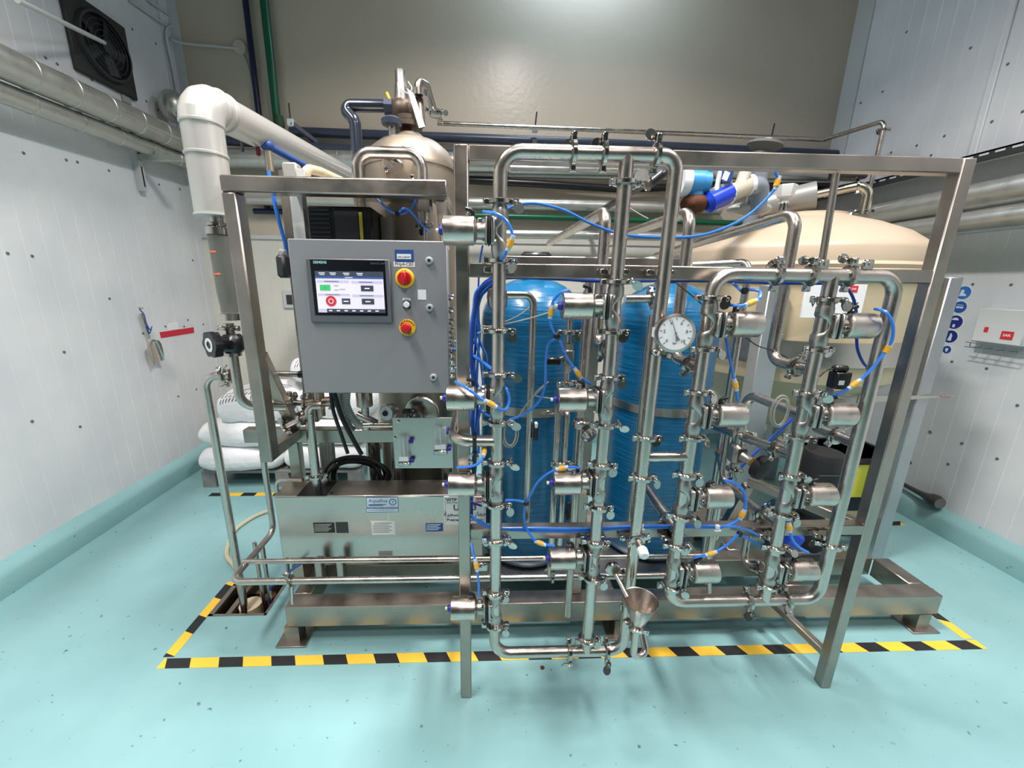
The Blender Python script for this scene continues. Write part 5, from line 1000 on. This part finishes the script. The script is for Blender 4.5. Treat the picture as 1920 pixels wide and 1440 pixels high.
a, b = P(1328, 380, Y=2.13), P(1366, 362, Y=2.15); MB().cyl(a, b, .052, .052, n=14).lathe([(.03, -.02), (.052, 0)], a, (b-a), n=14).build('body', ROYAL, t); MB().cyl(P(1358, 345, Y=2.13), P(1364, 320, Y=2.13), .03, n=14).build('stem_tag', INKB, t); MB().box(P(1361, 330, Y=2.09), (.028, .004, .04), Matrix.Rotation(.3, 3, 'Y'), .001).build('white_tag', LABW, t)
MB().box(P(1350, 350, Y=2.12), (.12, .02, .02), Matrix.Rotation(-.4, 3, 'Y'), .004).build('lever', CONDUIT, t)
t = thing('strainer', 'pale beige Y strainer between the blue valve and the grey elbow', 'pipe fitting', tuple(P(1390, 350, Y=2.2)))
a, b = P(1366, 364, Y=2.15), P(1405, 348, Y=2.2); PB = mat('beige_plastic', srgb(176, 168, 150), .4); MB().cyl(a, b, .042, n=18).cyl((a+b)/2, P(1397, 325, Y=2.2), .03, n=16).cyl(P(1397, 326, Y=2.2), P(1407, 322, Y=2.2)+V(0, 0, .06), .014, n=12).build('body', PB, t); MB().cyl(a-V(.006, 0, 0), a+V(.012, 0, .004), .05, n=20).cyl(b-V(.01, 0, 0), b+V(.012, 0, .004), .05, n=20).build('collar', TIEW, t)
t = thing('plastic_elbow', 'glossy grey plastic elbow leading down to the tank lid', 'pipe', tuple(P(1420, 360, Y=2.2)))
MB().tube([P(1405, 350, Y=2.2), P(1424, 347, Y=2.2), P(1418, 392, Y=2.25)], .046, n=20, bend=.045).build('pipe', PVC, t)
MB().ell(P(1405, 392, Y=2.3), .12, .08, .035).build('saddle', mat('clear_grey_plastic', srgb(160, 162, 158), .2, alpha=.85), t)
t = thing('rubber_vent', 'dark conical vent cap standing behind the rack top rail', 'vent', tuple(P(1432, 280, Y=2.6)))
q = P(1430, 285, Y=2.6); MB().lathe([(.07, -.06), (.055, .0), (.098, .035), (.09, .05)], q, V(.15, -.1, 1), n=26).build('cap', mat('grey_rubber', srgb(92, 90, 88), .6), t); MB().cyl(q+V(.01, 0, .05), q+V(.01, 0, .07), .03, n=16).build('plug', PALE, t); MB().cyl(q-V(0, 0, .05), V(q.x, q.y, 1.80), .05, n=16).build('stack', PVC, t)
t = thing('gauge_back', 'silver round gauge with black pipe between the two tall risers', 'gauge', tuple(P(1210, 337, Y=1.9)))
q = P(1207, 335, Y=1.9); MB().lathe([(.036, 0), (.038, .01), (.034, .03)], q, V(-.6, -.8, 0), n=22).build('case', CHROME, t); MB().tube([q+V(.03, 0, -.02), q+V(.08, 0, .02), q+V(.16, .05, .07), q+V(.2, 1.70, .10)], .02, n=12, bend=.04).build('pipe', BLACK, t)
# ------------------------------------------------------------------ right wall pipes and fittings
def rpipe(label, a, b, r, m, cat='insulated pipe'):
    return tag(MB().cyl(a, b, r, n=26).build('wall_pipe', m), label, cat, 'pipes along the right wall')
def rp(px, py, x): q = P(px, py, X=x); return q.z
z1_ = rp(1920, 352, 2.82); rpipe('large silver clad pipe along the right wall above the tank', (2.82, -.5, z1_+.03), (2.82, 3.7, z1_-.02), .075, GALV)
z2_ = rp(1920, 396, 2.80); rpipe('second silver clad pipe below the large one on the right wall', (2.80, -.5, z2_-.015), (2.80, 3.7, z2_-.03), .062, GALV)
t = thing('cable_tray', 'dark perforated cable tray high along the right wall', 'cable tray', (2.9, 2, 2.1)); zc_ = rp(1920, 268, 2.88)
MB().bx(2.84, 2.99, -.5, 3.7, zc_-.01, zc_, .001).bx(2.84, 2.845, -.5, 3.7, zc_-.055, zc_, .001).build('tray', mat('dark_tray', srgb(58, 60, 62), .5, .4), t)
for i in range(34): y = .6+i*.075; MB().bx(2.8385, 2.8399, y, y+.045, zc_-.022, zc_-.012).build('slot', PALE, t)
def rw(px, py, d=0.0): return P(px, py, X=XR-d)
SB = [mat('sign_blue_%d' % i, srgb(*c), .45) for i, c in enumerate(((44, 110, 186), (26, 84, 160), (24, 40, 120), (22, 36, 116), (26, 62, 130)))]
SW = mat('sign_white', srgb(206, 216, 232), .5)
def mshape(o, k, r, mm, parent):
    ux, uz = V(0, -1, 0), Z_; m = MB(); o2 = o+V(-.0016, 0, 0); S = r
    def poly(pts): m.prism([(a*S, b*S) for a, b in pts], o2, ux, uz, .0006)
    def blob(cx, cy, rx, ry, a0=0, a1=360): poly([(cx+rx*math.cos(math.radians(a0+(a1-a0)*i/14)), cy+ry*math.sin(math.radians(a0+(a1-a0)*i/14))) for i in range(15)])
    if k == 0: poly([(-.35, .45), (.05, .45), (.05, -.05), (.45, -.3), (.45, -.5), (-.5, -.5)])
    if k == 1: poly([(-.55, .12), (.55, .12), (.45, -.2), (.08, -.18), (0, 0), (-.08, -.18), (-.45, -.2)]); poly([(-.5, .32), (.5, .32), (.45, .4), (-.45, .4)])
    if k == 2: blob(0, .3, .42, .36, 0, 180); poly([(-.18, -.75), (.18, -.75), (.14, -.3), (-.14, -.3)])
    if k == 3: poly([(-.3, -.65), (.25, -.65), (.25, .2), (.05, .55), (-.1, .5), (-.1, .2)])
    if k == 4: blob(0, .05, .35, .35); poly([(-.2, -.6), (.2, -.6), (.12, -.3), (-.12, -.3)])
    return m.build('pictogram', mm, parent)
names = ('safety boots', 'eye protection', 'face shield', 'protective gloves', 'respirator')
for i, (px, py, d) in enumerate(((1807, 549, 26), (1800, 576, 24), (1790.5, 604, 28), (1782, 631, 26), (1775.5, 655.5, 16))):
    c_ = rw(px, py); r = .038*d/26*1.05
    t = thing('mandatory_sign', 'round blue %s sign in the column on the right wall' % names[i], 'sign', tuple(c_), 'blue mandatory signs on the right wall')
    MB().cyl(c_, c_-X_*.001, r*1.12, n=30).build('backing', LABW, t); MB().cyl(c_-X_*.001, c_-X_*.0016, r, n=30).build('disc', SB[i], t); mshape(c_, i, r, SW, t)
t = thing('document_holder', 'clear wall document box with red logo in a wire rack on the right wall', 'wall box', tuple(rw(1880, 640)))
a, b, c_, d = rw(1855, 576), rw(1838, 640), rw(1940, 646), rw(1945, 582); yy0, yy1 = b.y, P(1935, 640, X=XR).y
zlo_, zhi_ = rw(1845, 640).z, rw(1858, 577).z; y_near, y_far = P(1950, 610, X=XR).y, P(1848, 610, X=XR).y
MB().bx(XR-.07, XR, y_near, y_far, zlo_, zhi_, .006).build('box', mat('milky_plastic', srgb(206, 208, 206), .35), t)
q = P(1888, 629, X=XR-.072); lg = MB().box(q, (.001, .055, .045), None, .0004).build('logo', REDL, t); text('SAK', .02, q-X_*.0012, V(0, -1, 0), Z_, LABW, lg, align='CENTER', bold=.0004)
q = P(1849, 618, X=XR-.0705); MB().box(q, (.002, .02, .03), None, .0004).build('red_mark', REDL, t)
m = MB(); 
for yy in [y_near+i*.055 for i in range(int((y_far-y_near)/.055)+1)]: m.tube([(XR-.005, yy, zlo_-.035), (XR-.08, yy, zlo_-.035), (XR-.08, yy, zlo_-.005)], .0025, n=6, bend=.01)
for zz in (zlo_-.035, zlo_-.008): m.cyl((XR-.08, y_near, zz), (XR-.08, y_far+.01, zz), .0025, n=6)
m.build('wire_rack', mat('grey_wire_rack', srgb(120, 122, 126), .4, .5), t)
# things by the right wall
t = thing('straight_edge', 'thin steel straight edge sticking out past the tank leg', 'steel bar', tuple(P(1690, 745, Y=2.0)))
a, b = P(1610, 748, Y=1.96), P(1791, 743, Y=1.90); MB().add([a+V(0, 0, .02), b+V(0, 0, .001), b-V(0, 0, .001), a-V(0, 0, .025)]+[p+V(0, .01, 0) for p in (a+V(0, 0, .02), b+V(0, 0, .001), b-V(0, 0, .001), a-V(0, 0, .025))], [(0, 1, 2, 3), (7, 6, 5, 4), (0, 4, 5, 1), (3, 2, 6, 7), (1, 5, 6, 2), (0, 3, 7, 4)]).build('blade', SHEET, t)
MB().box(b*.9+a*.1, (.045, .014, .006), None, .001).build('red_tip', mat('faded_red', srgb(150, 90, 84), .5), t)
t = thing('mixing_paddle', 'dark rod with a bulbous end leaning over the floor kerb by the right wall', 'rod', tuple(P(1745, 940, Z=.12)))
a, b = P(1694, 908, Y=2.46), P(1762, 944, Y=2.20); pd = [a.lerp(b, k/10) for k in range(11)]; MB().sweep(pd, [.014, .014, .014, .015, .016, .018, .022, .03, .04, .045, .036], n=18).build('shaft', mat('dark_grey_rubber', srgb(52, 52, 52), .35), t); dr = (b-a).normalized(); MB().cyl(b, b+dr*.004, .034, n=18).build('end_face', mat('grey_end', srgb(110, 108, 106), .3, .4), t)
t = thing('storage_bin', 'dark blue plastic bin with yellow notes behind the rack post', 'bin', tuple(P(1630, 950, Y=2.3)))
a, b = P(1560, 858, Y=2.15), P(1690, 950, Y=2.15); xbn0, xbn1 = a.x, b.x-.05; m = MB(); m.bx(xbn0, xbn1, 2.15, 2.50, .14, P(1630, 862, Y=2.15).z, .02); m.build('body', BIN, t); MB().bx(xbn0-.02, xbn1+.02, 2.13, 2.52, P(1630, 862, Y=2.15).z-.03, P(1630, 862, Y=2.15).z, .01).build('rim', BIN, t)
for (x0, x1) in ((1598, 1614), (1633, 1659)): a, b = P(x0, 868, Y=2.145), P(x1, 932, Y=2.145); MB().bx(a.x, b.x, 2.144, 2.15, b.z, a.z).build('yellow_note', YNOTE, t)
MB().bx(xbn0, xbn1, 2.15, 2.5, .0, .13, .01).build('dolly', BLACK, t)
t = thing('pump_motor', 'black upright pump motor behind the right manifold', 'pump', tuple(P(1530, 960, Y=1.75)))
q = P(1530, 975, Y=1.72); zq = P(1530, 842, Y=1.72).z; MB().lathe([(.075, 0), (.08, .02), (.08, .10), (.062, .12), (.062, .20), (.09, .21), (.09, zq-.3), (.08, zq-.27), (.02, zq-.26)], (q.x, 1.76, .24), Z_, n=28).build('housing', RUBBER, t); MB().bx(q.x-.12, q.x+.12, 1.68, 1.86, ZS1, .245, .01).build('base', DARK, t)
for zz in (.52, .60, .68): MB().cyl((q.x-.09, 1.665, zz), (q.x+.09, 1.665, zz), .003, n=6).build('fin', DARK, t)
t = thing('pipe_valve', 'black solenoid valve on a steel manifold right of the middle riser', 'solenoid valve', tuple(P(1575, 720, Y=1.35)))
q = P(1573, 712, Y=1.35); MB().box(q, (.052, .045, .06), None, .003).build('coil', BLACK, t); MB().box(q+V(-.005, 0, .042), (.048, .036, .024), None, .008).build('plug', BLACK, t); MB().box(q+V(-.010, -.0235, -.006), (.02, .001, .016)).build('label', LABW, t); MB().box(q-V(0, 0, .045), (.05, .045, .032), None, .004).box(q-V(.02, 0, .07), (.14, .05, .03), None, .006).build('body', CAST, t); MB().lathe([(.022, -.03), (.026, 0), (.022, .03)], q-V(.07, .02, .075), X_, n=16).build('union', CHROME, t)
MB().hose([q+V(-.03, 0, .04), q+V(-.055, 0, .035), q+V(-.075, 0, .012)], .003).build('lead', DARK, t)
t = thing('steel_cup', 'conical steel cup standing behind the right manifold', 'cup', tuple(P(1357, 880, Y=1.55)))
q = P(1357, 888, Y=1.55); MB().lathe([(.016, 0), (.045, .085), (.047, .085), (.047, .10), (.044, .10)], q, Z_, n=24).build('cone', STEEL, t); MB().cyl(q, V(q.x, q.y, ZS1), .014, n=12).build('stem', STEEL, t)
q = P(1485, 1010, Y=1.45); tag(MB().box(q, (.08, .05, .07), Matrix.Rotation(.5, 3, 'Y'), .012).build('blue_block', ROYAL), 'royal blue block behind the lowest middle valve', 'fitting')
# ------------------------------------------------------------------ sacks on a pallet
pl = thing('pallet', 'grey pallet under the stacked white sacks', 'pallet', (-1.6, 3.2, 0))
px0, px1, py0, py1 = -2.14, -.95, 2.84, 3.65
for i in range(7): y = py0+i*(py1-py0-.09)/6; MB().bx(px0, px1, y, y+.09, .115, .135, .002).build('deck_board', WOOD, pl)
for i in range(3): x = px0+i*(px1-px0-.1)/2; MB().bx(x, x+.1, py0, py1, .095, .115, .002).build('stringer', WOOD, pl)
for i in range(3):
    for j in range(3): x = px0+i*(px1-px0-.1)/2; y = py0+j*(py1-py0-.1)/2; MB().bx(x, x+.1, y, y+.1, 0, .095, .002).build('block', WOOD, pl)
def sack(label, c, sx, sy, sz, rz=0.0, tilt=0.0, prints=()):
    nx, ny = 26, 20; c = Vector(c); R = Matrix.Rotation(rz, 3, 'Z') @ Matrix.Rotation(tilt, 3, 'Y'); sd = random.random()*9; vs = []; fs = []
    def S(u, v, top, lift=0.0):
        e = max(0, 1-abs(u)**5)*max(0, 1-abs(v)**5); h = e**.36*(1+.07*math.sin(4*u+sd)+.06*math.sin(6*v+2*sd)+.03*math.sin(11*u*v+sd)+.02*math.sin(17*u+9*v+sd)); cor = 1-.10*(abs(u)**3)*(abs(v)**3); pin = 1-.05*abs(v)**6*(1-u*u)
        return c+R @ V(u*sx/2*cor*(1-.03*v*v), v*sy/2*cor*pin, top*(sz/2*h*(1 if top > 0 else .9)+lift))
    for top in (1, -1):
        for i in range(nx+1):
            for j in range(ny+1):
                u = math.sin(math.pi/2*(2*i/nx-1)); v = math.sin(math.pi/2*(2*j/ny-1)); vs.append(S(u, v, top))
    k = (nx+1)*(ny+1)
    for b0 in (0, k):
        for i in range(nx):
            for j in range(ny): a = b0+i*(ny+1)+j; fs.append((a, a+1, a+ny+2, a+ny+1))
    o = MB().add(vs, fs); t = thing('white_sack', label, 'sack', tuple(c), 'white sacks on the pallet'); bag = o.build('bag', SACK, t, sharp=80)
    if prints:
        m = MB()
        for (u0, v0, u1, v1, w) in prints:
            n = 5; d = V(u1-u0, v1-v0, 0).normalized(); q = V(-d.y, d.x, 0)*w; P0 = [S(u0+(u1-u0)*i/n-q.x, v0+(v1-v0)*i/n-q.y, 1, .0025) for i in range(n+1)]; P1 = [S(u0+(u1-u0)*i/n+q.x, v0+(v1-v0)*i/n+q.y, 1, .0025) for i in range(n+1)]
            m.add(P0+P1, [(i, i+1, n+2+i, n+1+i) for i in range(n)])
        o2 = m.build('printed_marks', mat('faded_print', srgb(96, 98, 104), .6), bag); o2['kind'] = 'stuff'
    return t
PR1 = [(-.05+.06*i, -.985, -.04+.06*i, -.90+.01*(i % 2), .009) for i in range(8)]+[(-.85+.085*i, -.975+.004*i, -.80+.085*i, -.90+.004*i, .012) for i in range(8)]+[(-.80+.1*i, -.86, -.74+.1*i, -.78, .012) for i in range(9)]+[(-.75+.09*i, -.62+.05*i, -.70+.09*i, -.44+.05*i, .014) for i in range(6)]+[(.35, -.5+.1*i, .75, -.48+.1*i, .012) for i in range(4)]
s1 = sack('white woven sack, front left in the bottom layer on the pallet', (-1.84, 3.02, .225), .62, .50, .19, .05)
s2 = sack('white woven sack, right one in the bottom layer on the pallet', (-1.22, 3.05, .225), .64, .5, .19, -.03)
s3 = sack('white woven sack, left one in the second layer', (-1.82, 3.05, .405), .64, .50, .2, -.05, .03)
s4 = sack('white woven sack, right one in the second layer', (-1.20, 3.08, .41), .64, .5, .2, .04)
s5 = sack('printed white sack bulging on the top left of the stack', (-1.72, 3.10, .615), .58, .50, .26, .12, -.06, PR1)
s6 = sack('printed white sack leaning on the top right of the stack', (-1.14, 3.15, .62), .60, .5, .26, -.06, .03)
s7 = sack('white sack lying highest on the stack behind the cabinet', (-1.24, 3.25, .85), .58, .46, .22, .1, .05, PR1)
# ------------------------------------------------------------------ beige hose on floor, blue tube into the pit
t = tag(MB().hose([P(512, 955, Z=.012), P(478, 968, Z=.012), P(445, 990, Z=.012), P(432, 1010, Z=.012), P(425, 1040, Z=.012), P(440, 1062, Z=.02), P(452, 1085, Z=.03)], .012).build('garden_hose', HOSE), 'beige hose curving over the floor behind the drop pipe', 'hose')
tag(MB().hose([P(564, 1057, Y=1.56), P(545, 1070, Y=1.6), P(531, 1088, Y=1.66), V(-1.06, 1.70, .05), V(-1.07, 1.70, -.2)], .006).build('air_tube', DBLUET), 'dark blue tube dipping into the sump pit', 'tube', 'blue air tubes')
# ------------------------------------------------------------------ blue air tubes with amber tags
def atube(label, pts, Y, m=None, r=.0042, tags=(), clips=()):
    Ys = Y if isinstance(Y, (list, tuple)) else [Y]*len(pts)
    w3 = [P(x, y, Y=yy) for (x, y), yy in zip(pts, Ys)]
    t = thing('air_tube', label, 'air tube', tuple(w3[0]), 'blue air tubes')
    MB().hose(w3, r, n=8, sub=8).build('tube', m or BLUET, t)
    path = spline(w3, 8)
    for (x, y) in tags:
        best = min(range(1, len(path)-1), key=lambda i: proj_d(path[i], x, y)); c = path[best]; d = (path[best+1]-path[best-1]).normalized()
        MB().cyl(c-d*.020, c+d*.020, r+.0022, n=10).build('clear_sleeve', CLEAR, t); MB().cyl(c-d*.0095, c+d*.0095, r+.0042, n=10).build('amber_tag', YTAG, t)
    for (x, y) in clips:
        best = min(range(1, len(path)-1), key=lambda i: proj_d(path[i], x, y)); c = path[best]; MB().box(c, (.018, .018, .018), None, .005).build('clip', BLACK, t)
    return t
def proj_d(p, x, y):
    q = p-V(0, 0, EYE); d = q.dot(FW); return (PPX+F_PX*q.dot(RX)/d-x)**2+(PPY+F_PX*q.dot(DN)/d-y)**2
atube('short blue tube looping over the topmost left valve', [(906, 397), (930, 401), (950, 415), (961, 440), (957, 456), (948, 474), (940, 486)], [1.13, 1.08, 1.07, 1.07, 1.07, 1.08, 1.1], tags=[(957, 455)])
atube('long blue tube arching behind the risers and up to the right', [(950, 392), (975, 383), (1010, 382), (1060, 395), (1110, 420), (1170, 440), (1250, 445), (1320, 440), (1390, 412), (1440, 370), (1458, 340), (1453, 320)], 1.30, tags=[(1457, 343)])
atube('dark blue tube running level under the middle rail of the rack', [(893, 560), (905, 538), (930, 524), (975, 520), (1050, 523), (1135, 527), (1300, 526), (1450, 530), (1540, 531)], 1.25, DBLUET, .0055)
atube('dark blue tube bundle dropping inside the left rack post', [(935, 515), (905, 535), (893, 570), (886, 620), (884, 680), (890, 740), (886, 800), (892, 860), (884, 930), (884, 966)], 1.27, DBLUET, .006)
atube('bright blue tube twisting between the left post and the first blue tank', [(930, 530), (900, 560), (890, 620), (896, 655), (903, 690), (906, 740), (896, 790), (888, 820)], 1.28)
atube('bright blue tube crossing down from the cabinet fittings to the left riser', [(850, 655), (880, 663), (900, 676), (925, 694)], [1.44, 1.30, 1.24, 1.18], r=.0055)
atube('blue tube looping left of the riser below the middle rail', [(852, 640), (880, 648), (893, 632), (884, 610), (892, 600), (900, 640), (912, 670), (911, 700)], 1.3)
atube('blue tube curling beside the left post above the second valve', [(852, 690), (880, 698), (892, 712), (897, 735), (893, 780), (888, 815)], 1.3)
atube('blue tube dropping from the second left valve to the tank side', [(897, 765), (910, 777), (922, 782), (925, 784)], 1.2)
atube('blue tube with amber tag sloping across the second left valve', [(854, 716), (875, 727), (900, 746), (920, 757), (938, 768), (950, 766), (955, 748), (950, 730), (945, 722)], [1.12, 1.08, 1.08, 1.07, 1.09, 1.11, 1.12, 1.12, 1.14], tags=[(919, 756)])
atube('short blue tube with amber tag at the third left valve', [(857, 877), (885, 874), (900, 866), (907, 850), (908, 838)], [1.12, 1.10, 1.10, 1.12, 1.16], tags=[(907, 848)])
atube('blue tube with amber tag left of the topmost middle valve', [(1068, 543), (1052, 548), (1038, 563), (1033, 585), (1031, 602), (1036, 618), (1045, 632)], 1.16, tags=[(1033, 584)], clips=[(1045, 630)])
atube('blue tube hanging from the clip and sweeping left to the first riser', [(1045, 634), (1028, 645), (1023, 680), (1022, 720), (1012, 750), (990, 772), (965, 784), (955, 787)], 1.2)
atube('blue tube with amber tag sloping to the second middle valve', [(1050, 640), (1062, 668), (1078, 692), (1088, 706), (1100, 716), (1108, 720)], 1.17, tags=[(1084, 699)])
atube('blue tube curving over to the third middle valve', [(1088, 877), (1065, 876), (1035, 884), (1010, 902), (993, 930), (985, 948), (983, 975), (992, 1000), (1010, 1017), (1040, 1024)], [1.14, 1.14, 1.15, 1.16, 1.17, 1.17, 1.17, 1.16, 1.15, 1.13], tags=[(1056, 878), (1014, 1019)], clips=[(985, 943)])
atube('short blue tube between the left riser and the black clip', [(948, 938), (965, 938), (984, 941)], [1.13, 1.15, 1.17])
atube('bright blue tube bundle lying along the lower rail of the rack', [(880, 965), (905, 983), (935, 991), (1000, 995), (1090, 996), (1180, 990), (1280, 988), (1350, 988), (1380, 978), (1393, 962), (1398, 940), (1392, 918), (1375, 905), (1358, 901)], [1.22]+[1.175]*13, r=.0055, tags=[(1392, 965)])
atube('second blue tube lying on the lower rail ending at the right manifold', [(895, 975), (930, 989), (1000, 990), (1100, 991), (1200, 986), (1340, 986), (1390, 990), (1420, 1003), (1440, 1018), (1430, 1024), (1405, 1012), (1384, 1000)], 1.17, clips=[(1384, 999)])
atube('blue tube with amber tag dropping to the lowest left riser valve', [(1384, 1002), (1365, 1020), (1345, 1033), (1325, 1040), (1300, 1046)], 1.13, tags=[(1332, 1038)])
atube('blue tube with amber tag hooked above the top right valve', [(1368, 572), (1390, 573), (1408, 568), (1424, 558), (1424, 546), (1405, 543), (1392, 546), (1382, 538), (1375, 532)], [1.13, 1.1, 1.1, 1.1, 1.12, 1.14, 1.15, 1.2, 1.24], tags=[(1408, 567)], clips=[(1396, 545)])
atube('blue tube with white sleeves hanging below the top right valve', [(1361, 634), (1367, 665), (1374, 700), (1380, 728), (1384, 752)], 1.15, tags=[(1379, 722)])
atube('dark blue tube dropping right of the middle riser to the black clip', [(1570, 530), (1592, 545), (1604, 575), (1606, 620), (1608, 655), (1620, 682), (1632, 690)], 1.2, DBLUET, clips=[(1632, 690)])
atube('blue tube with two amber tags looping around the far right riser', [(1640, 579), (1660, 585), (1673, 605), (1674, 632), (1664, 655), (1650, 672), (1636, 690), (1620, 706), (1600, 722), (1580, 735), (1562, 742)], [1.13, 1.1, 1.09, 1.09, 1.1, 1.1, 1.1, 1.1, 1.1, 1.12, 1.14], tags=[(1663, 655), (1602, 720)])
atube('blue tube with amber tag above the lowest right manifold valve', [(1478, 972), (1480, 990), (1486, 1012), (1498, 1026), (1515, 1036)], 1.12, r=.005, tags=[(1480, 988)])
atube('blue tube behind the handwheel valve of the right manifold', [(1325, 950), (1395, 870), (1470, 800), (1490, 780)], 1.5, DBLUET, .006)
atube('short blue tube arching behind the third middle valve on the right', [(1420, 955), (1440, 944), (1462, 944)], 1.35)
atube('light blue tube falling from the stand top rail past the cabinet edge', [(503, 322), (510, 350), (516, 385), (526, 425), (535, 458), (537, 480)], [1.55]*6, r=.007)
atube('light blue tube draped under the stand rail', [(703, 368), (720, 386), (735, 398), (752, 401), (768, 393), (778, 378), (781, 368)], 1.55, clips=[(746, 400)])
atube('light blue tube falling diagonally to the small valve', [(748, 398), (756, 391), (768, 395), (790, 420), (805, 436)], 1.54)
atube('thin blue tube falling behind the topmost left valve', [(905, 460), (900, 490), (897, 540), (898, 600)], 1.32, DBLUET, .003)
atube('short blue tube drooping under the third left valve into the sign', [(880, 940), (905, 949), (918, 951)], 1.25, DBLUET)
atube('blue tube hanging from the lower rail to the lowest left valve', [(883, 1018), (888, 1040), (893, 1060), (897, 1090), (898, 1118)], [1.18, 1.15, 1.13, 1.13, 1.13], tags=[(893, 1060)])
for i, (dx, y1, lab) in enumerate(((-4, 800, 'outermost blue tube of the bundle beside the left rack post'), (3, 905, 'inner blue tube of the bundle beside the left rack post'), (8, 850, 'slack blue tube wavering between the bundle and the first blue tank'))):
    pts = [(928+dx, 522)]+[(899+dx*1.2, 545)]+[(888+dx+random.uniform(-4, 4), 580+k*(y1-580)/6) for k in range(7)]
    atube(lab, pts, 1.28+.012*i, DBLUET if i == 1 else BLUET, .0045)
# thin grey instrument wires
def wire(label, pts, Y, m=WIRE, r=.0022):
    return tag(MB().hose([P(x, y, Y=Y) for x, y in pts], r, n=6, sub=8).build('instrument_wire', m), label, 'wire', 'thin instrument wires')
wire('thin pale wire arching in front of the first blue tank', [(890, 606), (915, 612), (945, 604), (975, 590), (997, 573)], 1.33)
wire('thin pale wire running to the topmost middle valve', [(895, 625), (925, 612), (960, 605), (1010, 592), (1050, 578)], 1.16)
wire('thin pale wire sloping to the second middle valve', [(970, 785), (990, 755), (1020, 724), (1028, 716), (1003, 740), (1040, 748)], 1.2)
wire('thin dark wire sagging across the wide tank leg', [(1398, 632), (1420, 648), (1450, 658), (1478, 672)], 1.3, DARK)
wire('thin dark wire crossing in front of the second blue tank', [(1258, 523), (1290, 548), (1318, 572)], 1.28, DARK)
wire('thin grey wire stretched above the second gooseneck', [(1180, 390), (1200, 402), (1215, 410)], 1.6)
def coil(label, px, py, Y, ra, rb, n, m):
    t = thing('wire_coil', label, 'wire coil', tuple(P(px, py, Y=Y)))
    for i in range(n):
        c = P(px+random.uniform(-2, 2), py+random.uniform(-2, 2), Y=Y+.004*i); MB().sweep([c+V((ra+.003*i)*math.cos(2*math.pi*k/24), 0, (rb+.003*i)*math.sin(2*math.pi*k/24)) for k in range(25)], .0022, n=6).build('turn', m, t)
coil('coiled grey wire hanging at the second clamp of the middle right riser', 1463, 772, 1.12, .020, .042, 4, WIRE)
coil('coiled pale wire hanging right of the leftmost riser', 955, 812, 1.13, .018, .038, 3, WIRE)
for i, (px, py) in enumerate(((1202, 986), (1345, 988))):
    q = P(px, py, Y=1.165); tag(MB().box(q, (.016, .012, .016), None, .003).box(q+V(0, -.004, -.012), (.024, .006, .006), None, .001).build('cable_tie', TIEW), 'white cable tie on the lower rail, %s one' % ('left' if i == 0 else 'right'), 'cable tie', 'white cable ties')
